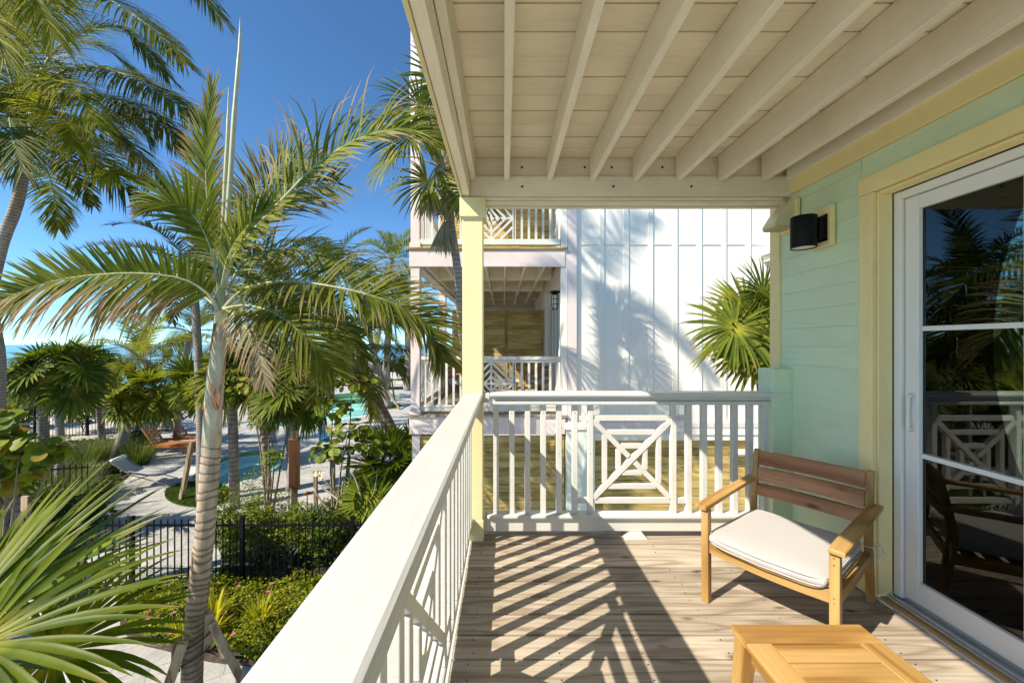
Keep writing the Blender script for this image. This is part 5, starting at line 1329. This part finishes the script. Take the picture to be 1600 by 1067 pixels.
# bright palmetto by the neighbour's corner
fan_palm('palmetto', 'bright green low palmetto clump against the corner of the neighbouring house', (-2.55, 9.3, GZ), (-2.45, 9.0, GZ+1.2), .10, .98, 26, 'lime', 17, pet=.85, R_=.72, droop=.15, nn=40, cat='palmetto', faces=((-110, 1), (-150, 1), (-170, 2), (-130, 2), (-100, 0)))
for i, (px, py, y_, lab) in enumerate(((562, 735, 9.6, 'blue-green palmetto left of the bright palmetto clump'), (535, 795, 8.3, 'blue-green palmetto beside the bare plumeria branches'), (500, 812, 8.0, 'small blue-green palmetto right of the cedar box post'))):
    q = P(px, py, y_); fan_palm('palmetto', lab, (q.x, y_, GZ), (q.x, y_, GZ+.42), .05, .62, 14, 'blue', 19+i, pet=.6, R_=.7, droop=.1, nn=22, cat='palmetto')
# fan palm in front of the neighbour's white wall
tb_ = Vector((3.35, 4.85, GZ)); tc = Vector((3.28, 4.8, 1.50))
t = fan_palm('wall_fan_palm', 'green fan palm in front of the white house wall, right of the end railing', tb_, tc, .055, 1.0, 12, 'bright', 23, tm='trunk_fiber', pet=.42, R_=.66, droop=.35, nn=38)
def own_fan(par, hub, D, N_, R_, seed, m, n=40, droop=.35, spread=165, brown=.1, w=None, stalk_from=None, cone=.22, seg=7, stem_r=.010, fold=.5, Lr=.35):
    rg = random.Random(seed); D = Vector(D).normalized(); N_ = Vector(N_); N_ = (N_-D*N_.dot(D)).normalized(); Sd = N_.cross(D)
    V, F, LC = [], [], []; o = org(par); hub = Vector(hub)
    for i in range(n):
        a = R(lerp(-spread, spread, i/(n-1))+rg.uniform(-1.5, 1.5)); ex = abs(a)/math.pi
        dr = D*math.cos(a)+Sd*math.sin(a)+N_*(cone+rg.uniform(-.06, .06)); L = R_*(1-Lr*ex**1.5)*rg.uniform(.9, 1.05)
        strip_leaf(V, F, LC, hub-o, dr, N_, L, (w or R_*2*math.pi*(spread/180)/n*.66)*rg.uniform(.9, 1.1), seg, droop*rg.uniform(.5, 1.5), rg.random(), max(0, rg.gauss(brown, .06)), prof=(.05, .62, 1, .82, .45, .04), fold=fold)
    ob = link('frond', npmesh('frond', V, F, LC, m), par)
    if stalk_from is not None:
        sf = Vector(stalk_from); mid = sf.lerp(hub, .5)+Vector((0, 0, .06)); MB().tube(crom([sf, mid, hub], 8), stem_r, 6).build('leaf_stalk', M['stalk'], ob, 0, True)
    return ob
hub = P(1149, 513, 4.45)
own_fan(t, hub, (-.35, -.35, -.55), (-.25, -.95, .35), .70, 5, M['fan'], 54, .95, 170, .10, w=.036, stalk_from=tc)
own_fan(t, P(1192, 462, 4.7), (-.75, 0, .65), (-.2, -.8, .6), .54, 6, M['fan'], 44, .8, 150, .12, w=.030, stalk_from=tc)
own_fan(t, P(1205, 545, 4.5), (.1, -.3, -.9), (0, -1, .2), .55, 7, M['fan'], 44, .8, 150, .15, w=.028, stalk_from=tc)
# tall slim fan palm between the houses
sb = Vector((-.62, 5.6, GZ)); sc_ = P(688, 262, 5.2)
sf = thing('slim_fan_palm', 'slim curved fan palm rising in front of the neighbouring balconies beside the yellow post', 'fan palm', sb)
trunk(sf, [sb, P(728, 640, 5.55), P(720, 500, 5.45), P(714, 415, 5.35), P(704, 350, 5.3), P(694, 290, 5.25), sc_], [.075, .06, .052, .055, .058, .07, .09], M['trunk_grey'], 12, 44, rough=.04)
for i, (hx, hy, dy, D, N_, m_) in enumerate((
    (655, 165, 5.0, (-.7, -.1, .25), (-.2, -.8, .6), 'fan_bright'), (640, 215, 4.9, (-.7, -.2, -.4), (-.3, -.9, .3), 'fan_bright'), (690, 130, 5.1, (-.1, 0, 1), (0, -1, .1), 'fan_bright'),
    (725, 170, 5.3, (.7, 0, .5), (.1, -.9, .4), 'fan'), (668, 285, 5.0, (-.4, -.3, -.9), (-.3, -.9, .1), 'fan'), (745, 240, 5.2, (.9, -.1, -.3), (.2, -.9, .3), 'fan'),
    (615, 245, 5.3, (-.6, .2, -.7), (-.5, -.6, .4), 'fan'), (735, 300, 5.1, (.5, -.2, -.8), (.3, -.9, .1), 'fan'))):
    own_fan(sf, P(hx, hy, dy), D, N_, .66, 100+i, M['fan_bright'], 40, 1.15, 150, .16, w=.030, stalk_from=sc_)
for i, (hx, hy) in enumerate(((697, 372), (675, 318), (705, 320))):
    own_fan(sf, P(hx-2, hy-28, 5.15), (0, -.05, -1), (0, -1, 0), .52, 120+i, M['dead'], 20, .2, 26, .0, w=.03, stalk_from=sc_, cone=.05, fold=.8)
# the near fan palm, bottom left
nf = thing('near_fan_palm', 'fan palm close to the balcony at the bottom left, with big stiff sunlit leaves', 'fan palm', (-4.3, 2.9, GZ))
nc = Vector((-4.1, 2.85, -1.2)); trunk(nf, [Vector((-4.3, 2.9, GZ)), Vector((-4.2, 2.9, -2)), nc], [.12, .11, .10], M['trunk_fiber'], 12, 16, rough=.07)
own_fan(nf, P(-95, 1010, 2.75), (.93, .12, .40), (-.28, -.55, .78), 1.5, 131, M['fan_near'], 56, .22, 110, .05, stalk_from=nc, cone=.10, seg=8, w=.075, Lr=.1)
own_fan(nf, P(-135, 1040, 3.2), (.78, .1, .62), (-.4, -.5, .7), 1.45, 132, M['fan_near'], 52, .22, 100, .05, stalk_from=nc, cone=.10, seg=8, w=.075, Lr=.1)
own_fan(nf, P(84, 1020, 3.0), (.9, -.05, -.15), (-.05, -.5, .85), 1.0, 133, M['fan_near'], 42, .8, 160, .06, stalk_from=nc, cone=.15, seg=8, w=.05)
own_fan(nf, P(-40, 1010, 2.3), (.9, -.2, -.05), (0, -.4, .9), 1.1, 134, M['fan_near'], 40, .6, 130, .06, stalk_from=nc, cone=.12, seg=8, w=.05)
own_fan(nf, Vector((-4.6, 3.4, -.9)), (-.8, .3, .3), (.3, 0, .9), 1.3, 135, M['fan_bright'], 36, .4, 130, .06, stalk_from=nc, w=.055)
own_fan(nf, Vector((-4.7, 2.4, -.9)), (-.7, -.5, .2), (.3, 0, .9), 1.3, 136, M['fan'], 36, .4, 130, .06, stalk_from=nc, w=.055)

# ================================================================ shrubs
GL = None
def grape_leafmesh():
    V, F, LC = [], [], []; n = 12
    V.append(Vector((0, 0, 0))); LC.append((0, .5, 0))
    for k in range(n): a = 2*math.pi*k/n; V.append(Vector((.5*math.cos(a), .5*math.sin(a)*.95, .05*math.cos(2*a)+.04))); LC.append((0, .5, .5))
    F = [(0, 1+k, 1+(k+1) % n) for k in range(n)]; return V, F, LC
GLM = []
for g_, br_ in ((.2, 0), (.5, 0), (.8, 0), (1.0, 0), (.6, .45), (.35, 0)):
    V, F, LC = grape_leafmesh(); GLM.append(npmesh('leaf', V, F, [(br_, g_, c[2]) for c in LC], M['grape']))
def sea_grape(label, base, lobes, nl, size, seed):
    """lobes: (centre, radii) of leafy masses; every leaf a part"""
    base = Vector(base); t = thing('sea_grape', label, 'shrub', base); rg = random.Random(seed)
    mb = MB()
    for c, r in lobes:
        c = Vector(c); mb.tube(crom([base+Vector((rg.uniform(-.1, .1), rg.uniform(-.1, .1), 0)), base.lerp(c, .5)+Vector((rg.uniform(-.15, .15), 0, .1)), c], 8), [.03, .028, .025, .022, .02, .016, .013, .01, .006], 6)
        for q in range(4):
            e = c+Vector((rg.uniform(-1, 1)*r[0], rg.uniform(-1, 1)*r[1], rg.uniform(-.6, .8)*r[2])); mb.tube([c, c.lerp(e, .5), e], [.010, .008, .005], 5)
    mb.build('branches', M['bark'], t, 0, True)
    tot = sum(r[0]*r[2] for c, r in lobes)
    for c, r in lobes:
        for i in range(int(nl*r[0]*r[2]/tot)):
            v = Vector((rg.gauss(0, 1), rg.gauss(0, 1), rg.gauss(0, 1))).normalized()*rg.uniform(.45, 1)
            p = Vector(c)+Vector((v.x*r[0], v.y*r[1], v.z*r[2])); o = link('leaf', rg.choice(GLM), t, p); o.scale = (size*rg.uniform(.7, 1.2),)*3
            nrm = (v+Vector((-.2, -.5, .9))+Vector((rg.uniform(-.6, .6), rg.uniform(-.6, .6), rg.uniform(-.3, .5)))).normalized()
            o.rotation_euler = nrm.to_track_quat('Z', 'Y').to_euler()
sea_grape('sea grape shrub with large round leaves reaching in at the left edge', (-7.6, 5.6, GZ), [(P(5, 660, 5.6), (.45, .35, .22)), (P(30, 705, 5.6), (.6, .4, .25)), (P(90, 705, 5.9), (.35, .3, .16)), (P(-30, 700, 5.5), (.5, .4, .4)), (P(10, 745, 5.8), (.4, .3, .25))], 260, .19, 3)
sea_grape('sea grape tree with bright round leaves in front of the far turquoise pool', (-3.75, 8.6, GZ), [(P(550, 600, 8.6), (.65, .4, .24)), (P(520, 640, 8.6), (.6, .4, .26)), (P(545, 672, 8.4), (.7, .4, .24)), (P(515, 705, 8.5), (.5, .4, .26)), (P(578, 695, 8.3), (.5, .3, .22))], 300, .155, 5)
sea_grape('sea grape shrub with round leaves between the ringed palm and the cedar box', (-5.9, 9.6, GZ), [(P(470, 598, 9.6), (.7, .4, .26)), (P(420, 608, 9.6), (.6, .4, .3)), (P(420, 655, 9.6), (.5, .4, .30)), (P(428, 712, 9.4), (.28, .3, .24)), (P(385, 600, 9.6), (.5, .4, .3))], 290, .15, 6)
t = thing('support_stake', 'upright timber stake behind the sea grape tree, the thicker left one', 'stake', G(521, 812))
MB().beam(G(521, 812), P(521, 716, G(521, 812).y), .07, .07).build('stake_post', M['oldwood'], t)
t = thing('support_stake', 'slanting timber stake behind the sea grape tree, the right one', 'stake', G(540, 812))
MB().beam(G(538, 812), P(546, 714, G(540, 812).y), .07, .05).build('stake_post', M['oldwood'], t)
t = thing('support_stake', 'brown timber stake slanting over the oval lawn left of the ringed trunk', 'stake', G(283, 782))
MB().beam(G(283, 782), P(300, 690, G(283, 782).y), .12, .08).build('stake_post', M['oldwood'], t)
t = thing('support_stake', 'short stake below the cream plumeria flowers', 'stake', G(494, 815))
MB().beam(G(494, 815), P(493, 738, G(494, 815).y), .09, .07).build('stake_post', M['oldwood'], t)
t = thing('support_stake', 'flat timber stake among the grasses at the left, behind the black fence', 'stake', (-8.9, 7.6, GZ))
q0 = P(38, 870, 7.6); MB().beam((q0.x, 7.6, GZ), P(40, 775, 7.6), .13, .05, (0, 1, 0)).build('stake_post', M['oldwood'], t)
# hedges
def hb_(lab, px, py, y_, r, n, m, sz, seed, **k):
    q = P(px, py, y_); return shrub('shrub', lab, (q.x, y_, GZ), r, n, m, sz, seed, **k)
hb_('leafy green hedge shrub behind the fence, right next to the ringed trunk', 350, 0, 7.7, (.55, .5, .95), 2600, 'hedge', .06, 201)
hb_('leafy green hedge shrub behind the fence at the tall fence post', 400, 0, 7.7, (.7, .5, .85), 3000, 'hedge', .07, 202)
hb_('leafy hedge shrub behind the fence below the cedar box', 455, 0, 7.6, (.7, .5, .72), 3000, 'hedge', .07, 203)
hb_('dark hedge shrub behind the fence next to the side railing', 520, 0, 7.6, (.8, .5, .72), 3000, 'dark_bush', .08, 204)
hb_('lime-leaved shrub beside the side railing below the blue-green palmetto', 600, 0, 8.3, (.55, .5, .75), 2000, 'hedge_y', .09, 205)
hb_('lime-leaved shrub just beside the plumeria branches', 555, 0, 7.9, (.45, .4, .62), 1500, 'hedge_y', .085, 206)
hb_('airy pale shrub with tiny leaves at the edge of the pool terrace', 405, 0, 8.6, (.62, .5, 1.0), 1500, 'hedge', .05, 207, clump=16, stems=14)
hb_('airy pale shrub with tiny leaves, the right one of the pair', 440, 0, 8.5, (.5, .4, .7), 900, 'hedge_y', .05, 208, clump=14, stems=12)
hb_('shrub with yellow tips beside the bright palmetto', 635, 0, 9.6, (.5, .5, .8), 1800, 'hedge_y', .08, 209)
hb_('round dark shrub behind the sling lounger', 218, 0, 16.2, (.8, .8, .55), 2200, 'dark_bush', .12, 210)
hb_('broad dark shrub next to the slanting palm trunk', 190, 0, 14.8, (.9, .8, .42), 2200, 'hedge', .12, 211)
hb_('low dark shrub at the edge of the curved terrace', 165, 0, 12.9, (.7, .7, .32), 2200, 'dark_bush', .09, 212)
hb_('dark low shrub at the inner end of the curved bed', 135, 0, 10.8, (.8, .7, .34), 2400, 'dark_bush', .08, 213)
hb_('dark shrub close behind the fence in the left bed', 120, 0, 9.2, (.9, .7, .5), 2400, 'dark_bush', .08, 214)
hb_('dark shrub in the far left corner behind the fence', 40, 0, 9.0, (1.0, .7, .6), 2400, 'dark_bush', .09, 215)
for i, px in enumerate((-60, 5, 60, 130, 200, 260)):
    q = G(px, 668+6*(i % 2)); shrub('beach_shrub', 'dark beachside shrub before the sand, %s from the left edge' % ('outermost','second','third','fourth','fifth','sixth')[i], q, (1.6, 1.2, 1.3), 1500, 'dark_bush', .18, 230+i, grp='beachside shrubs before the sand')
far_h = [(330, 618, 1.9), (370, 612, 2.2), (410, 606, 2.4), (445, 603, 2.3), (478, 601, 2.2), (508, 598, 2.4), (535, 596, 2.3), (560, 595, 2.0), (583, 594, 2.1), (606, 594, 1.9), (630, 594, 2.2), (655, 594, 2.2)]
for i, (px, py, h) in enumerate(far_h):
    q = G(px, py); shrub('far_shrub', 'dense shrub of the seaside hedge, %s from the ringed trunk towards the neighbouring house' % ('first','second','third','fourth','fifth','sixth','seventh','eighth','ninth','tenth','eleventh','twelfth')[i], q, (q.y*.036, 1.5, h*.85), 1500, 'dark_bush' if i % 3 else 'hedge', .32, 250+i, grp='dense shrubs of the seaside hedge', stems=3)
# ornamental grasses
gi = [(112, 760, 'soft fountain grass by the thin grey palm trunk'), (60, 770, 'fountain grass at the left behind the timber stake'), (130, 716, 'green fountain grass beyond the thin grey trunk'), (165, 706, 'fountain grass beside the slanting palm trunk'), (85, 800, 'fountain grass just behind the black fence'), (215, 708, 'grass tuft at the foot of the slanting palm'), (20, 800, 'fountain grass in the left corner behind the fence')]
for i, (px, py, lab) in enumerate(gi):
    q = G(px, py+18); t = thing('fountain_grass', lab, 'ornamental grass', q); ob = grass_clump(t, 'blades', M['grass'], q, .32, 1.15, 620, 300+i, .010)
# lawn
for i, (poly, n) in enumerate(((LAWN_D, 9000), (LAWN_E, 2500))):
    rg = random.Random(i); xs = [p[0] for p in poly]; ys = [p[1] for p in poly]; V, F, LC = [], [], []
    while len(F) < n:
        p = (rg.uniform(min(xs), max(xs)), rg.uniform(min(ys), max(ys)))
        if not inside(p, poly): continue
        b_ = len(V); h = rg.uniform(.03, .07); a = rg.uniform(0, 6.28); w = .012; d = Vector((math.cos(a), math.sin(a), 0))
        v0 = Vector((p[0], p[1], GZ+.03)); V += [v0-d*w, v0+d*w, v0+Vector((rg.uniform(-.03, .03), rg.uniform(-.03, .03), h))]; g_ = rg.random(); LC += [(0, g_, 0), (0, g_, .5), (0, g_, 1)]; F.append((b_, b_+1, b_+2))
    o = link('grass', npmesh('grass', V, F, LC, M['grass'])); tag(o, ('short green grass of the oval lawn by the ringed trunk', 'short grass of the small lawn at the pool bend')[i], 'grass', None, 'stuff')
# ground cover in the front bed
def cover(poly, n, m, seed, hmin, hmax, size, lab, nm='ground_cover'):
    rg = np.random.RandomState(seed); xs = [p[0] for p in poly]; ys = [p[1] for p in poly]; pts = []
    while len(pts) < n:
        x, y = rg.uniform(min(xs), max(xs)), rg.uniform(min(ys), max(ys))
        if inside((x, y), poly):
            hh = hmin+(hmax-hmin)*max(0, .45+.25*math.sin(x*3.1+1.3*math.sin(y*2.7))+.2*math.sin(y*4.3+x*1.7)+.2*math.sin(x*9+3*math.sin(y*7))); pts.append((x, y, GZ+.04+hh*rg.uniform(.55, 1)))
    ob = leaf_cloud(None, nm, m, pts, size, seed); tag(ob, lab, 'ground cover', None, 'stuff')
cover(BED_A, 15000, M['hedge_y'], 5, .10, .42, .058, 'low lime green ground cover with small leaves in front of the fence')
cover(BED_A, 12000, M['hedge'], 6, .05, .36, .058, 'darker green ground cover under the lime leaves in front of the fence')
cover(BED_B, 9000, M['dark_bush'], 7, .05, .35, .08, 'dark ground cover among the shrubs behind the fence')
cover(BED_C, 12000, M['dark_bush'], 8, .05, .35, .12, 'dark ground cover of the left planting bed')
# flowers
def flower(nm, lab, p, m, r_, grp, cat='flower'):
    V = []; F = []; mb = MB(); p = Vector(p)
    for k in range(5):
        a = 2*math.pi*k/5; d = Vector((math.cos(a), math.sin(a), .25)); s = Vector((-math.sin(a), math.cos(a), 0)); mb.add([p, p+d*r_*.6+s*r_*.35, p+d*r_, p+d*r_*.6-s*r_*.35], [(0, 1, 2, 3)])
    o = mb.build(nm, m); tag(o, lab, cat, grp)
rg = random.Random(9)
for (px, py) in ((364, 1002), (266, 1001), (232, 967), (231, 978), (272, 968), (278, 981), (262, 998), (452, 930), (424, 922), (418, 935), (372, 926), (426, 950)):
    q = G(px, py); y_ = 2658/(py-537)-.12; flower('pink_flower', 'small magenta flower dotted in the ground cover in front of the fence', P(px, py-6, y_-.18)+Vector((0, 0, .05)), M['pinkf'], .036, 'magenta flowers in the ground cover')
for i, (px, py, s, lab) in enumerate(((335, 950, .30, 'yellow strappy bromeliad at the right side of the ringed trunk'), (285, 985, .26, 'yellow strappy bromeliad left of the ringed trunk'), (408, 955, .28, 'yellow strappy bromeliad in the ground cover under the tall fence post'), (332, 968, .2, 'small yellow bromeliad right below the larger one by the trunk'))):
    y_ = 2658/(py-537)-.5; q = P(px, py, y_); t = thing('bromeliad', lab, 'plant', (q.x, y_, GZ)); grass_clump(t, 'leaves', M['brom'], (q.x, y_, q.z-.18), .04, s*1.5, 60, 340+i, .026, spread=1.1)
# plumeria: bare forking branches
t = thing('plumeria', 'bare forked plumeria branches with a tuft of cream flowers, behind the fence', 'plant', (-3.3, 8.0, GZ))
mb = MB()
def br3(pix, r0, r1, y_=8.0):
    pts = crom([P(a, b_, y_+c_) for a, b_, c_ in pix], 10); mb.tube(pts, [lerp(r0, r1, i/10) for i in range(11)], 7)
br3([(543, 850, 0), (540, 800, 0), (533, 785, 0), (515, 770, .1), (497, 757, .1)], .03, .017); br3([(533, 787, 0), (527, 772, 0), (512, 755, -.1), (500, 745, -.1)], .02, .013)
br3([(536, 815, 0), (522, 800, 0), (505, 787, 0), (490, 762, 0)], .026, .015); br3([(535, 788, 0), (534, 770, 0), (536, 752, 0)], .02, .012); br3([(536, 786, 0), (540, 770, .1), (545, 755, .1)], .018, .012)
br3([(523, 800, 0), (528, 780, 0), (529, 757, 0)], .02, .012); br3([(560, 850, 0), (563, 805, 0), (565, 780, 0), (556, 750, 0), (549, 738, 0)], .028, .014); br3([(565, 800, 0), (577, 782, 0), (589, 763, 0)], .02, .012)
br3([(553, 850, .1), (553, 800, .1), (553, 772, .1)], .024, .016); br3([(585, 768, 0), (588, 750, 0), (590, 732, 0)], .018, .013)
mb.build('branches', M['palebark'], t, 0, True)
mb = MB(); rg = random.Random(3); hub = P(497, 741, 7.9)
for k in range(14):
    p = hub+Vector((rg.uniform(-.10, .12), rg.uniform(-.08, .08), rg.uniform(-.04, .06)))
    for j in range(5):
        a = 2*math.pi*j/5; d = Vector((math.cos(a), -.5, math.sin(a))); s = Vector((-math.sin(a), 0, math.cos(a))); mb.add([p, p+d*.03+s*.015, p+d*.045, p+d*.03-s*.015], [(0, 1, 2, 3)])
mb.build('flowers', M['whitef'], t)
# an unseen neighbour: tall coconut palm above the balcony roof, whose shade falls on the white wall
ob_ = thing('tall_coconut_palm', 'very tall coconut palm outside the frame whose shadow falls on the white wall', 'palm tree', (-6.9, .4, GZ))
tcc = Vector((-4.05, 3.2, 8.6))
trunk(ob_, [Vector((-6.9, .4, GZ)), Vector((-6.7, .8, 1)), Vector((-5.9, 1.7, 5)), tcc], [.18, .15, .13, .12], M['trunk_grey'], 14, 30)
crown(ob_, tcc, 'coco', 1.6, 8, 400)
for i, (x, y, s) in enumerate(((-9.0, -2.5, 3.0),)):
    pinnate('garden_palm', ('feather palm of the garden beside the balcony, nearest the house', 'feather palm of the garden outside the frame, the middle one', 'feather palm of the garden at the far left')[i], (x, y, GZ), (x+.3, y, 2.4+.6*i), [.16, .13, .12], s, 16, 'coco', 420+i)
